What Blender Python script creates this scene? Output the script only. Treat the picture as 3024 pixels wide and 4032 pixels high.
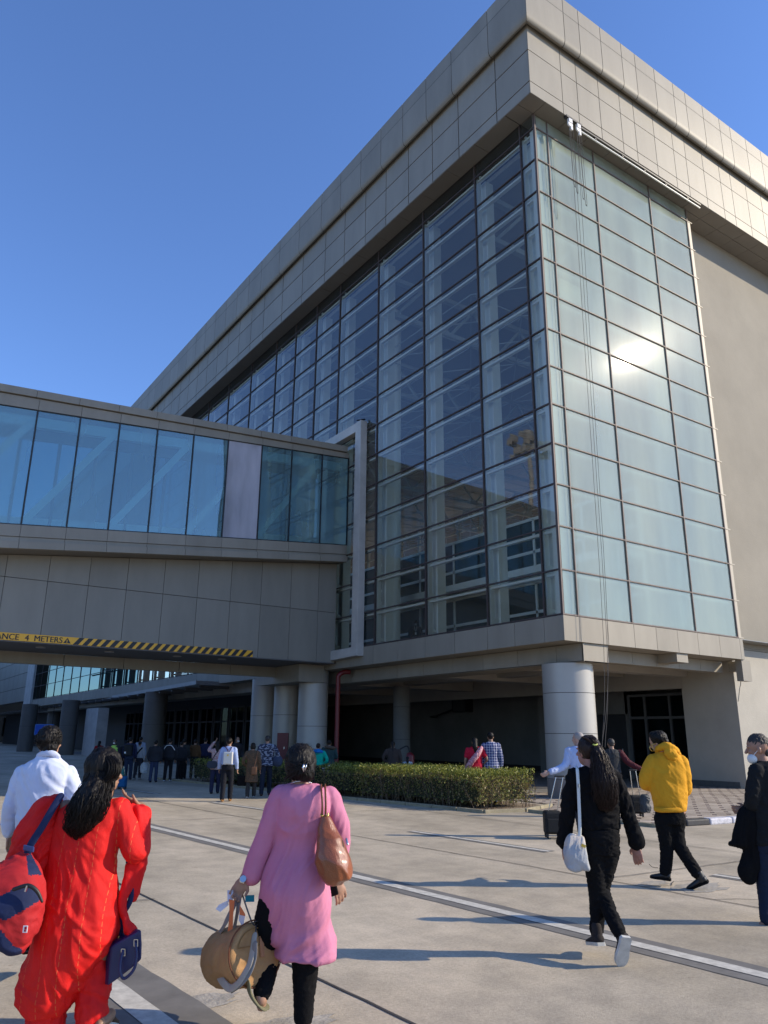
import bpy, math, random
import numpy as np
from mathutils import Vector, Matrix, noise
random.seed(7)
R = math.radians
V = Vector
scene = bpy.context.scene
for o in list(bpy.data.objects): bpy.data.objects.remove(o)
col = scene.collection

# ------------------------------------------------------------------ camera
CX, CY, CH = -16.38, -14.836, 1.65
FPX, PITCH, ROLL, YAW = 758.28, 0.2868, 0.0086, 0.6013
_f = V((math.sin(YAW)*math.cos(PITCH), math.cos(YAW)*math.cos(PITCH), math.sin(PITCH)))
_r = V((math.cos(YAW), -math.sin(YAW), 0)); _u = _r.cross(_f)
CR = _r*math.cos(ROLL)+_u*math.sin(ROLL); CU = -_r*math.sin(ROLL)+_u*math.cos(ROLL); CF = _f
cam_d = bpy.data.cameras.new('camera'); cam = bpy.data.objects.new('camera', cam_d); col.objects.link(cam)
m = Matrix((CR, CU, -CF)).transposed().to_4x4(); m.translation = V((CX, CY, CH)); cam.matrix_world = m
cam_d.sensor_fit = 'HORIZONTAL'; cam_d.sensor_width = 36; cam_d.lens = FPX/768*36
cam_d.clip_start = 0.05; cam_d.clip_end = 3000
scene.camera = cam
# ------------------------------------------------------------------ light
SUN = V((0.7262, -0.5180, 0.4520)).normalized()
world = bpy.data.worlds.new('World'); scene.world = world; world.use_nodes = True
wn = world.node_tree.nodes; wl = world.node_tree.links; wn.clear()
sky = wn.new('ShaderNodeTexSky'); sky.sky_type = 'NISHITA'; sky.sun_disc = False
sky.sun_elevation = math.asin(SUN.z); sky.sun_rotation = math.atan2(SUN.x, SUN.y)
sky.altitude = 200; sky.air_density = 1.0; sky.dust_density = 0.3; sky.ozone_density = 2.2
bg = wn.new('ShaderNodeBackground'); bg.inputs['Strength'].default_value = 0.15
wo = wn.new('ShaderNodeOutputWorld'); tint = wn.new('ShaderNodeMix'); tint.data_type = 'RGBA'; tint.blend_type = 'MULTIPLY'; tint.inputs[0].default_value = 1
tint.inputs[7].default_value = (.62, .77, 1.06, 1); wl.new(sky.outputs[0], tint.inputs[6]); wl.new(tint.outputs[2], bg.inputs[0]); wl.new(bg.outputs[0], wo.inputs[0])
sl = bpy.data.lights.new('sun', 'SUN'); sl.energy = 3.5; sl.angle = R(0.53); sl.color = (1.0, 0.87, 0.67)
so = bpy.data.objects.new('sun', sl); col.objects.link(so)
so.rotation_euler = (-SUN).to_track_quat('-Z', 'Y').to_euler()
scene.view_settings.view_transform = 'Standard'; scene.view_settings.look = 'None'
scene.view_settings.exposure = 0.7; scene.view_settings.gamma = 1
scene.render.engine = 'CYCLES'
scene.cycles.max_bounces = 10; scene.cycles.transparent_max_bounces = 24; scene.cycles.glossy_bounces = 5
scene.cycles.diffuse_bounces = 4; scene.cycles.caustics_reflective = False; scene.cycles.caustics_refractive = False

# ------------------------------------------------------------------ materials
def mat(name, color, rough=0.6, metal=0.0, spec=0.5, var=0.0, scale=3.0, bump=0.0, bscale=40.0, var2=None, sheen=0.0, coat=0.0, stretch=None, island=0.0):
    m = bpy.data.materials.new(name); m.use_nodes = True
    nt = m.node_tree; b = nt.nodes['Principled BSDF']
    b.inputs['Roughness'].default_value = rough; b.inputs['Metallic'].default_value = metal
    b.inputs['Specular IOR Level'].default_value = spec
    if sheen: b.inputs['Sheen Weight'].default_value = sheen
    if coat: b.inputs['Coat Weight'].default_value = coat
    c = tuple(color)+(1,)
    b.inputs['Base Color'].default_value = c
    tc = nt.nodes.new('ShaderNodeTexCoord'); src = tc.outputs['Object']
    if stretch:
        mp = nt.nodes.new('ShaderNodeMapping'); mp.inputs['Scale'].default_value = stretch
        nt.links.new(src, mp.inputs[0]); src = mp.outputs[0]
    if var:
        n = nt.nodes.new('ShaderNodeTexNoise'); n.inputs['Scale'].default_value = scale; n.inputs['Detail'].default_value = 6; n.inputs['Roughness'].default_value = .65
        nt.links.new(src, n.inputs['Vector'])
        r = nt.nodes.new('ShaderNodeValToRGB'); r.color_ramp.elements[0].position = 0.3; r.color_ramp.elements[1].position = 0.7
        d = var2 if var2 else tuple(x*(1-var) for x in color)
        r.color_ramp.elements[0].color = tuple(d)+(1,); r.color_ramp.elements[1].color = tuple(min(1, x*(1+var*0.6)) for x in color)+(1,)
        nt.links.new(n.outputs[0], r.inputs[0]); nt.links.new(r.outputs[0], b.inputs['Base Color'])
    if island:                       # every separate panel slightly lighter or darker than the next
        g = nt.nodes.new('ShaderNodeNewGeometry'); mr = nt.nodes.new('ShaderNodeMapRange'); mr.inputs[3].default_value = 1-island; mr.inputs[4].default_value = 1+island*.5
        nt.links.new(g.outputs['Random Per Island'], mr.inputs[0]); mm = nt.nodes.new('ShaderNodeMix'); mm.data_type = 'RGBA'; mm.blend_type = 'MULTIPLY'; mm.inputs[0].default_value = 1
        nt.links.new(b.inputs['Base Color'].links[0].from_socket, mm.inputs[6]); nt.links.new(mr.outputs[0], mm.inputs[7]); nt.links.new(mm.outputs[2], b.inputs['Base Color'])
    if bump:
        n2 = nt.nodes.new('ShaderNodeTexNoise'); n2.inputs['Scale'].default_value = bscale; n2.inputs['Detail'].default_value = 4
        nt.links.new(src, n2.inputs['Vector'])
        bp = nt.nodes.new('ShaderNodeBump'); bp.inputs['Strength'].default_value = bump; bp.inputs['Distance'].default_value = 0.02
        nt.links.new(n2.outputs[0], bp.inputs['Height']); nt.links.new(bp.outputs[0], b.inputs['Normal'])
    return m

def glass_mat(name, tint, film, film_col, ior=1.9, film_scale=.6, glow=0.0, gcol=(1, 1, 1), rough=0.0):
    """coated facade glass: see-through tint + mirror reflection + thin film of dust that scatters light"""
    m = bpy.data.materials.new(name); m.use_nodes = True; nt = m.node_tree; nt.nodes.clear()
    N = nt.nodes.new; L = nt.links.new
    out = N('ShaderNodeOutputMaterial'); tr = N('ShaderNodeBsdfTransparent'); tr.inputs[0].default_value = tint+(1,)
    gl = N('ShaderNodeBsdfGlossy'); gl.inputs['Roughness'].default_value = rough; gl.inputs['Color'].default_value = gcol+(1,)
    fr = N('ShaderNodeFresnel'); fr.inputs['IOR'].default_value = ior
    mx = N('ShaderNodeMixShader'); L(fr.outputs[0], mx.inputs[0]); L(tr.outputs[0], mx.inputs[1]); L(gl.outputs[0], mx.inputs[2])
    df = N('ShaderNodeBsdfDiffuse'); df.inputs['Color'].default_value = film_col+(1,)
    trl = N('ShaderNodeBsdfTranslucent'); trl.inputs['Color'].default_value = film_col+(1,)
    dm = N('ShaderNodeMixShader'); dm.inputs[0].default_value = .35; L(df.outputs[0], dm.inputs[1]); L(trl.outputs[0], dm.inputs[2])
    tc = N('ShaderNodeTexCoord'); mp = N('ShaderNodeMapping'); mp.inputs['Scale'].default_value = (1, 1, .22); L(tc.outputs['Object'], mp.inputs[0])
    n = N('ShaderNodeTexNoise'); n.inputs['Scale'].default_value = film_scale; n.inputs['Detail'].default_value = 7; L(mp.outputs[0], n.inputs['Vector'])
    mr = N('ShaderNodeMapRange'); mr.inputs[1].default_value = .3; mr.inputs[2].default_value = .7; mr.inputs[3].default_value = film*.65; mr.inputs[4].default_value = film*1.3
    L(n.outputs[0], mr.inputs[0])
    m2 = N('ShaderNodeMixShader'); L(mr.outputs[0], m2.inputs[0]); L(mx.outputs[0], m2.inputs[1]); L(dm.outputs[0], m2.inputs[2])
    last = m2
    if glow:
        for rr, ww in ((.06, glow*.1), (.20, glow*.06), (.38, glow*.10)):
            g2 = N('ShaderNodeBsdfGlossy'); g2.inputs['Roughness'].default_value = rr
            m3 = N('ShaderNodeMixShader'); m3.inputs[0].default_value = ww; L(last.outputs[0], m3.inputs[1]); L(g2.outputs[0], m3.inputs[2]); last = m3
    L(last.outputs[0], out.inputs[0])
    return m

M = {}
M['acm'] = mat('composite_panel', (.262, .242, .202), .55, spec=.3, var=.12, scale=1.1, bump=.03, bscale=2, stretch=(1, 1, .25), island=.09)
M['acm2'] = mat('composite_panel_lower', (.295, .264, .212), .55, spec=.3, var=.12, scale=1.4, bump=.03, bscale=3, stretch=(1, 1, .25), island=.08)
M['joint'] = mat('joint_sealant', (.055, .048, .045), .8)
M['frame'] = mat('dark_bronze_aluminium', (.075, .058, .056), .6, spec=.25)
M['white'] = mat('white_paint_steel', (.84, .85, .80), .4, var=.06, scale=1)
M['render'] = mat('cream_render', (.282, .256, .208), .9, var=.13, scale=.35, bump=.25, bscale=18)
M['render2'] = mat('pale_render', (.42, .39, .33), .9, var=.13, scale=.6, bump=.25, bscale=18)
M['truss'] = mat('grey_steel_paint', (.42, .43, .42), .5)
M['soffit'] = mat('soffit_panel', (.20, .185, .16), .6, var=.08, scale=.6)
M['ceil'] = mat('undercroft_plaster', (.40, .37, .32), .85, var=.15, scale=.5)
M['greywall'] = mat('grey_plaster', (.19, .185, .175), .9, var=.2, scale=.7)
M['colm'] = mat('column_cladding', (.40, .38, .345), .42, metal=.15, var=.08, scale=.7)
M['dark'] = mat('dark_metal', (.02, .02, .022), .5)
M['darkin'] = mat('interior_dark', (.10, .10, .10), .8)
M['floor_in'] = mat('terrazzo_floor', (.25, .25, .24), .3)
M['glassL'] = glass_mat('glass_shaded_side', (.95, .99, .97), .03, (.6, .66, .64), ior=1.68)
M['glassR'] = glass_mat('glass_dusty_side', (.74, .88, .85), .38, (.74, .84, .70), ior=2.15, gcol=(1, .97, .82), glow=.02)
M['glassB'] = glass_mat('glass_walkway', (.46, .76, .84), .28, (.46, .74, .80), ior=2.4, gcol=(.72, .95, 1))
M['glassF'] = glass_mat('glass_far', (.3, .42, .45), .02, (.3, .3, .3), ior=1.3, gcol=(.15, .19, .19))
M['filmpane'] = glass_mat('milky_pane', (.5, .5, .56), .80, (.78, .75, .82), ior=1.8, film_scale=1.2)
M['concrete_white'] = mat('painted_concrete', (.46, .44, .405), .7, var=.2, scale=1.2, bump=.15, bscale=12)
M['yellow'] = mat('yellow_tape', (.85, .42, .02), .45)
M['black'] = mat('black_plastic', (.012, .012, .013), .5)
M['frameR'] = mat('weathered_aluminium', (.17, .135, .12), .6, spec=.25)
M['red_paint'] = mat('red_paint', (.15, .008, .012), .4)
M['blue_sign'] = mat('blue_sign_face', (.01, .10, .55), .4)
M['white_sign'] = mat('white_sign', (.8, .8, .8), .5)
M['chrome'] = mat('steel', (.6, .6, .6), .25, metal=1)
M['gold'] = mat('brass', (.6, .42, .12), .3, metal=1)

# ------------------------------------------------------------------ mesh helpers
class MB:
    def __init__(s): s.v = []; s.f = []; s.m = []; s.mi = 0
    def add(s, verts, faces, mi=None):
        o = len(s.v); s.v += [tuple(x) for x in verts]; s.f += [tuple(i+o for i in f) for f in faces]
        s.m += [s.mi if mi is None else mi]*len(faces)
    def box(s, a, b, mi=None):
        x0, x1 = sorted((a[0], b[0])); y0, y1 = sorted((a[1], b[1])); z0, z1 = sorted((a[2], b[2]))
        s.add([(x0, y0, z0), (x1, y0, z0), (x1, y1, z0), (x0, y1, z0), (x0, y0, z1), (x1, y0, z1), (x1, y1, z1), (x0, y1, z1)],
              [(3, 2, 1, 0), (4, 5, 6, 7), (0, 1, 5, 4), (1, 2, 6, 5), (2, 3, 7, 6), (3, 0, 4, 7)], mi)
    def obox(s, c, ax, ay, az, mi=None):      # centre, half-extent vectors
        c = V(c); ax = V(ax); ay = V(ay); az = V(az)
        if ax.cross(ay).dot(az) < 0: ax = -ax
        s.add([c+i*ax+j*ay+k*az for k in (-1, 1) for i, j in ((-1, -1), (1, -1), (1, 1), (-1, 1))],
              [(3, 2, 1, 0), (4, 5, 6, 7), (0, 1, 5, 4), (1, 2, 6, 5), (2, 3, 7, 6), (3, 0, 4, 7)], mi)
    def bar(s, a, b, w, h, up=(0, 0, 1), mi=None):
        a = V(a); b = V(b); d = (b-a); u = V(up); sd = d.cross(u)
        if sd.length < 1e-6: sd = d.cross(V((0, 1, 0)))
        sd.normalize(); u = sd.cross(d).normalized()
        s.obox((a+b)/2, d/2, sd*w/2, u*h/2, mi)
    def loft(s, rings, mi=None, caps=True):
        n = len(rings[0]); vv = [p for r in rings for p in r]; ff = []
        for k in range(len(rings)-1):
            for i in range(n):
                j = (i+1) % n; ff.append((k*n+i, k*n+j, (k+1)*n+j, (k+1)*n+i))
        if caps:
            ff.append(tuple(range(n-1, -1, -1))); ff.append(tuple((len(rings)-1)*n+i for i in range(n)))
        s.add(vv, ff, mi)
    def tube(s, pts, rad, n=12, sub=5, flat=1.0, fdir=None, round_caps=True, mi=None):
        pts = [V(p) for p in pts]
        if not isinstance(rad, (list, tuple)): rad = [rad]*len(pts)
        P = []; Q = []
        if len(pts) > 2 and sub > 1:
            for k in range(len(pts)-1):
                p0 = pts[max(k-1, 0)]; p1 = pts[k]; p2 = pts[k+1]; p3 = pts[min(k+2, len(pts)-1)]
                for q in range(sub):
                    t = q/sub
                    P.append(.5*((2*p1)+(-p0+p2)*t+(2*p0-5*p1+4*p2-p3)*t*t+(-p0+3*p1-3*p2+p3)*t**3))
                    Q.append(rad[k]*(1-t)+rad[k+1]*t)
            P.append(pts[-1]); Q.append(rad[-1])
        else: P = pts; Q = list(rad)
        T = []
        for k in range(len(P)):
            d = P[min(k+1, len(P)-1)]-P[max(k-1, 0)]
            T.append(d.normalized() if d.length > 1e-9 else V((0, 0, 1)))
        a = V(fdir) if fdir else (V((0, 0, 1)) if abs(T[0].z) < .9 else V((1, 0, 0)))
        rings = []
        def ring(c, t, a, r):
            b = t.cross(a).normalized(); a2 = b.cross(t).normalized()
            return [c+a2*(r*flat*math.cos(2*math.pi*i/n))+b*(r*math.sin(2*math.pi*i/n)) for i in range(n)], a2
        if round_caps:
            for e in (.98, .7, .35):
                rings.append(ring(P[0]-T[0]*Q[0]*e, T[0], a, Q[0]*math.sqrt(1-e*e))[0])
        for k in range(len(P)):
            rr, a = ring(P[k], T[k], a, Q[k]) if not fdir else (ring(P[k], T[k], V(fdir), Q[k])[0], a)
            rings.append(rr)
        if round_caps:
            aa = V(fdir) if fdir else a
            for e in (.35, .7, .98):
                rings.append(ring(P[-1]+T[-1]*Q[-1]*e, T[-1], aa, Q[-1]*math.sqrt(1-e*e))[0])
        s.loft(rings, mi)
    def ell(s, c, ax, ay, az, n=16, mi=None):   # ellipsoid with half axis vectors
        c = V(c); ax = V(ax); ay = V(ay); az = V(az)
        if ax.cross(ay).dot(az) < 0: ax = -ax
        h = n//2; rings = []
        for k in range(1, h):
            t = math.pi*k/h-math.pi/2
            rings.append([c+az*math.sin(t)+(ax*math.cos(2*math.pi*i/n)+ay*math.sin(2*math.pi*i/n))*math.cos(t) for i in range(n)])
        s.loft(rings, mi)
    def cyl(s, a, b, r, n=32, r2=None, mi=None):
        a = V(a); b = V(b); t = (b-a).normalized(); x = t.orthogonal().normalized(); y = t.cross(x)
        r2 = r if r2 is None else r2
        s.loft([[a+(x*math.cos(2*math.pi*i/n)+y*math.sin(2*math.pi*i/n))*r for i in range(n)],
                [b+(x*math.cos(2*math.pi*i/n)+y*math.sin(2*math.pi*i/n))*r2 for i in range(n)]], mi)

OFF = {}                                             # object name -> world offset of its local frame
def finish(o, parent, loc):
    col.objects.link(o)
    if parent is not None:
        o.parent = parent; OFF[o.name] = OFF[parent.name]
    else:
        o.location = loc; OFF[o.name] = V(loc)
    return o
def props(o, label=None, cat=None, group=None, kind=None):
    if label: o['label'] = label
    if cat: o['category'] = cat
    if group: o['group'] = group
    if kind: o['kind'] = kind
    return o
def thing(name, loc, label, cat, group=None, kind=None):
    o = bpy.data.objects.new(name, None); o.empty_display_size = .2
    finish(o, None, loc); return props(o, label, cat, group, kind)
def obj(name, mb, mats, parent=None, loc=(0, 0, 0), smooth=False, bevel=0.0, **kw):
    off = OFF[parent.name] if parent is not None else V(loc)
    me = bpy.data.meshes.new(name)
    me.from_pydata((np.array([tuple(v) for v in mb.v])-np.array(off)).tolist(), [], mb.f); me.update()
    if not isinstance(mats, (list, tuple)): mats = [mats]
    for x in mats: me.materials.append(x)
    if len(mats) > 1: me.polygons.foreach_set('material_index', mb.m)
    if smooth: me.polygons.foreach_set('use_smooth', [True]*len(me.polygons))
    o = bpy.data.objects.new(name, me); finish(o, parent, loc)
    if smooth == 'auto':
        try: me.set_sharp_from_angle(angle=R(40))
        except Exception: pass
    if bevel:
        b = o.modifiers.new('bevel', 'BEVEL'); b.width = bevel; b.segments = 2; b.limit_method = 'ANGLE'
    return props(o, **kw)

_rs = np.random.RandomState(5); _G = _rs.normal(size=(512, 3)); _G /= np.linalg.norm(_G, axis=1)[:, None]; _Pm = _rs.permutation(512)
def pnoise(p):
    """gradient noise on an array of points"""
    i = np.floor(p).astype(int); f = p-i; w = f*f*f*(f*(f*6-15)+10); r = 0
    for dx in (0, 1):
        for dy in (0, 1):
            for dz in (0, 1):
                h = _Pm[(_Pm[(_Pm[(i[:, 0]+dx) & 511]+i[:, 1]+dy) & 511]+i[:, 2]+dz) & 511]
                g = (_G[h]*(f-np.array((dx, dy, dz)))).sum(1)
                r = r+g*(w[:, 0] if dx else 1-w[:, 0])*(w[:, 1] if dy else 1-w[:, 1])*(w[:, 2] if dz else 1-w[:, 2])
    return r*1.5
def fuse(mb, vox, smooth=3, folds=None):
    """union of overlapping closed shapes -> one continuous skin; returns MB with smooth surface in world coordinates"""
    me = bpy.data.meshes.new('tmp'); me.from_pydata(mb.v, [], mb.f); me.update()
    o = bpy.data.objects.new('tmp', me); col.objects.link(o)
    r = o.modifiers.new('r', 'REMESH'); r.mode = 'VOXEL'; r.voxel_size = vox; r.adaptivity = 0
    if smooth:
        s = o.modifiers.new('s', 'SMOOTH'); s.factor = .5; s.iterations = smooth
    dg = bpy.context.evaluated_depsgraph_get(); dg.update()
    ev = o.evaluated_get(dg); m2 = bpy.data.meshes.new_from_object(ev)
    out = MB(); n = len(m2.vertices); co = np.empty(n*3, np.float32); m2.vertices.foreach_get('co', co); co = co.reshape(-1, 3)
    if folds:
        nr = np.empty(n*3, np.float32); m2.vertices.foreach_get('normal', nr); nr = nr.reshape(-1, 3)
        co = co+nr*folds(co)[:, None]
    out.v = co.tolist()
    lv = np.empty(len(m2.loops), np.int32); m2.loops.foreach_get('vertex_index', lv)
    out.f = lv.reshape(-1, 4).tolist() if len(lv) == 4*len(m2.polygons) else [tuple(p.vertices) for p in m2.polygons]
    out.m = [0]*len(out.f)
    bpy.data.objects.remove(o); bpy.data.meshes.remove(me); bpy.data.meshes.remove(m2)
    return out

def panels(mb, o, u, v, us, vs, th=.05, gap=.012, nrm=None, wob=0.0):
    """grid of separate panels (with open joints) on a plane: origin o, unit vectors u, v, breakpoints us, vs"""
    o = V(o); u = V(u); v = V(v); n = V(nrm) if nrm else u.cross(v)
    for i in range(len(us)-1):
        for j in range(len(vs)-1):
            a, b = us[i]+gap, us[i+1]-gap; c, d = vs[j]+gap, vs[j+1]-gap
            if b <= a or d <= c: continue
            k = random.uniform(-wob, wob); k2 = random.uniform(-wob, wob)
            cc = o+u*(a+b)/2+v*(c+d)/2-n*th/2
            uu = (u+n*k).normalized(); vv = (v+n*k2).normalized()
            mb.obox(cc, uu*(b-a)/2, vv*(d-c)/2, n*th/2)
# ================================================================== SETTING
def ground_mat():
    m = bpy.data.materials.new('concrete_apron'); m.use_nodes = True; nt = m.node_tree; b = nt.nodes['Principled BSDF']
    N = nt.nodes.new; L = nt.links.new
    b.inputs['Roughness'].default_value = .8; b.inputs['Specular IOR Level'].default_value = .35
    tc = N('ShaderNodeTexCoord')
    def noise_(s, d, r=.6, st=None):
        n = N('ShaderNodeTexNoise'); n.inputs['Scale'].default_value = s; n.inputs['Detail'].default_value = d; n.inputs['Roughness'].default_value = r
        if st:
            mp = N('ShaderNodeMapping'); mp.inputs['Scale'].default_value = st[:3]; mp.inputs['Rotation'].default_value[2] = st[3]
            L(tc.outputs['Object'], mp.inputs[0]); L(mp.outputs[0], n.inputs['Vector'])
        else: L(tc.outputs['Object'], n.inputs['Vector'])
        return n
    def ramp(src, p0, c0, p1, c1):
        r = N('ShaderNodeValToRGB'); e = r.color_ramp.elements; e[0].position = p0; e[1].position = p1; e[0].color = c0+(1,); e[1].color = c1+(1,)
        L(src, r.inputs[0]); return r
    def mul(a, c, f=1):
        x = N('ShaderNodeMix'); x.data_type = 'RGBA'; x.blend_type = 'MULTIPLY'; x.inputs[0].default_value = f
        L(a, x.inputs[6]); L(c, x.inputs[7]); return x.outputs[2]
    r1 = ramp(noise_(.45, 8, .62, (1, .45, 1, 1.2)).outputs[0], .34, (.33, .285, .21), .66, (.57, .49, .37))
    r2 = ramp(noise_(2.3, 8, .7).outputs[0], .36, (.80, .80, .81), .6, (1.04, 1.03, 1.02))
    r3 = ramp(noise_(38, 3, .7).outputs[0], .34, (.84, .84, .84), .62, (1.05, 1.05, 1.05))
    r4 = ramp(noise_(1.1, 10, .75, (.4, 2.2, 1, .9)).outputs[0], .60, (1, 1, 1), .74, (.76, .75, .74))
    r5 = ramp(noise_(5.5, 4, .8).outputs[0], .655, (1, 1, 1), .70, (.62, .58, .54))
    c = mul(mul(mul(mul(r1.outputs[0], r2.outputs[0]), r3.outputs[0]), r4.outputs[0]), r5.outputs[0], .7)
    L(c, b.inputs['Base Color'])
    bp = N('ShaderNodeBump'); bp.inputs['Strength'].default_value = .35; bp.inputs['Distance'].default_value = .01
    L(noise_(55, 5, .7).outputs[0], bp.inputs['Height']); L(bp.outputs[0], b.inputs['Normal'])
    return m
g = MB(); g.add([(-1200, -1200, 0), (1200, -1200, 0), (1200, 1200, 0), (-1200, 1200, 0)], [(0, 1, 2, 3)])
obj('ground', g, ground_mat(), kind='structure')

def strip(mb, pts, w, z, jit=0.0, mi=None, step=.25):
    P = []
    for k in range(len(pts)-1):
        a = V(pts[k]+(0,)); b = V(pts[k+1]+(0,)); n = max(1, int((b-a).length/step))
        for q in range(n): P.append(a.lerp(b, q/n))
    P.append(V(pts[-1]+(0,)))
    vs = []
    for k, p in enumerate(P):
        d = (P[min(k+1, len(P)-1)]-P[max(k-1, 0)]).normalized(); s = V((-d.y, d.x, 0))
        j = jit*noise.noise(p*3.1); ww = w/2*(1+ (jit*6*noise.noise(p*7+V((5, 0, 0))) if jit else 0))
        c = p+s*j; vs += [c-s*ww+V((0, 0, z)), c+s*ww+V((0, 0, z))]
    mb.add(vs, [(2*k, 2*k+2, 2*k+3, 2*k+1) for k in range(len(P)-1)][::1], mi)
# flip helper is not needed: both sides shade alike
M['line_white'] = mat('road_paint', (.54, .515, .45), .75, var=.3, scale=11)
M['line_dark'] = mat('paint_border', (.165, .155, .14), .8, var=.25, scale=4)
M['crackm'] = mat('joint_filler', (.045, .04, .04), .9, var=.3, scale=9)
mk = MB()
L1 = [(-12.0, 9.0), (-11.37, .11), (-10.56, -11.31), (-10.4, -16)]
strip(mk, L1, .42, .004, .012)
D1 = [(-7.60, -3.0), (-7.32, -6.1)]; D2 = [(-7.02, -8.6), (-6.8, -11.8)]; D3 = [(-8.35, 4.4), (-8.0, 1.4)]; D4 = [(-8.9, 10.6), (-8.6, 7.8)]; D5 = [(-9.4, 17), (-9.15, 14)]
for d in (D1, D2, D3, D4, D5): strip(mk, d, .26, .004, .01)
L3 = [(-14.62, -7.0), (-14.47, -9.87), (-14.3, -13)]
strip(mk, L3, .58, .004, .015)
obj('lane_marking_border', mk, M['line_dark'], kind='structure')
mk = MB()
strip(mk, L1, .14, .008, .006)
for d in (D1, D2, D3, D4, D5): strip(mk, d, .10, .008, .005)
strip(mk, [(a-.06, b) for a, b in L3], .17, .008, .01)
obj('lane_marking', mk, M['line_white'], kind='structure')
jt = MB()
strip(jt, [(-13.9, 14), (-13.44, -5.95), (-13.37, -7.91), (-13.27, -10.67), (-13.15, -14)], .022, .006, .008)
strip(jt, [(-9.9, 14), (-9.3, 1.8), (-8.84, -3.11), (-8.5, -7.4), (-8.4, -9.9), (-8.3, -14)], .02, .006, .03)
strip(jt, [(-5.3, 8), (-5.0, -2), (-4.9, -12)], .02, .012, .02)
strip(jt, [(-30, -5.6), (-13.4, -6.35)], .02, .012, .02)
strip(jt, [(-13.3, 1.0), (-4.4, .4)], .02, .012, .02)
strip(jt, [(-8.45, -8.05), (-5.0, -8.2), (4, -8.4)], .018, .012, .03)
for pts in ([(-8.42, -8.6), (-8.1, -8.75), (-7.85, -8.6), (-7.6, -8.72)], [(-8.40, -9.5), (-8.15, -9.6), (-7.9, -9.9)]): strip(jt, pts, .012, .006, .05, step=.06)
obj('slab_joints', jt, M['crackm'], kind='structure')

pm_ = mat('patched_concrete', (.36, .33, .28), .85, var=.35, scale=6, bump=.5, bscale=25)
pt = MB(); rp = random.Random(11)
for cx_, cy_, rr in ((-7.95, -9.0, .38), (-8.15, -8.55, .2), (-14.15, -9.6, .22), (-13.95, -10.3, .3)):
    n_ = 22; o_ = len(pt.v); pt.add([(cx_+rr*(1+.35*math.sin(k*2.1)+rp.uniform(-.15, .15))*math.cos(2*math.pi*k/n_), cy_+rr*.6*(1+rp.uniform(-.2, .2))*math.sin(2*math.pi*k/n_), .0035) for k in range(n_)], [tuple(range(n_))])
obj('concrete_patches', pt, pm_, kind='structure')
def paver_mat():
    m = bpy.data.materials.new('interlocking_pavers'); m.use_nodes = True; nt = m.node_tree; b = nt.nodes['Principled BSDF']
    N = nt.nodes.new; L = nt.links.new; b.inputs['Roughness'].default_value = .85
    tc = N('ShaderNodeTexCoord'); mp = N('ShaderNodeMapping'); mp.inputs['Rotation'].default_value[2] = .95
    wn_ = N('ShaderNodeTexNoise'); wn_.inputs['Scale'].default_value = 3.0
    L(tc.outputs['Object'], mp.inputs[0])
    br = N('ShaderNodeTexBrick'); br.offset = .5; br.inputs['Scale'].default_value = 1.0
    br.inputs['Brick Width'].default_value = .62; br.inputs['Row Height'].default_value = .30; br.inputs['Mortar Size'].default_value = .055; br.inputs['Mortar Smooth'].default_value = .3
    br.inputs['Color1'].default_value = (.52, .45, .36, 1); br.inputs['Color2'].default_value = (.42, .36, .29, 1); br.inputs['Mortar'].default_value = (.17, .13, .11, 1)
    mx = N('ShaderNodeVectorMath'); mx.operation = 'MULTIPLY_ADD'; mx.inputs[1].default_value = (.22, .22, 0)
    L(wn_.outputs['Color'], mx.inputs[0]); L(mp.outputs[0], mx.inputs[2]); L(mx.outputs[0], br.inputs['Vector'])
    n = N('ShaderNodeTexNoise'); n.inputs['Scale'].default_value = 1.3; n.inputs['Detail'].default_value = 7; L(tc.outputs['Object'], n.inputs['Vector'])
    r = N('ShaderNodeValToRGB'); r.color_ramp.elements[0].position = .35; r.color_ramp.elements[0].color = (.62, .6, .58, 1); r.color_ramp.elements[1].position = .62
    L(n.outputs[0], r.inputs[0])
    x = N('ShaderNodeMix'); x.data_type = 'RGBA'; x.blend_type = 'MULTIPLY'; x.inputs[0].default_value = 1; L(br.outputs[0], x.inputs[6]); L(r.outputs[0], x.inputs[7]); L(x.outputs[2], b.inputs['Base Color'])
    bp = N('ShaderNodeBump'); bp.inputs['Strength'].default_value = .5; bp.inputs['Distance'].default_value = .02; L(br.outputs['Fac'], bp.inputs['Height']); bp.invert = True
    L(bp.outputs[0], b.inputs['Normal'])
    return m
pv = MB()
pv.add([(-3.15, -4.85, .016), (40, -7.2, .016), (40, .62, .016), (9.3, .62, .016), (9.3, 2.8, .016), (-1.2, 2.8, .016), (-1.2, -.45, .016), (-1.9, -1.0, .016), (-3.15, -1.5, .016)], [(0, 1, 2, 3, 4, 5, 6, 7, 8)])
obj('pavement', pv, paver_mat(), kind='structure')
uf = MB(); uf.add([(-.3, 2.82, .018), (12.5, 2.82, .018), (12.5, 60, .018), (-.3, 60, .018)], [(0, 1, 2, 3)])
obj('undercroft_floor', uf, mat('worn_floor', (.20, .19, .175), .75, var=.2, scale=1), kind='structure')
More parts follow.
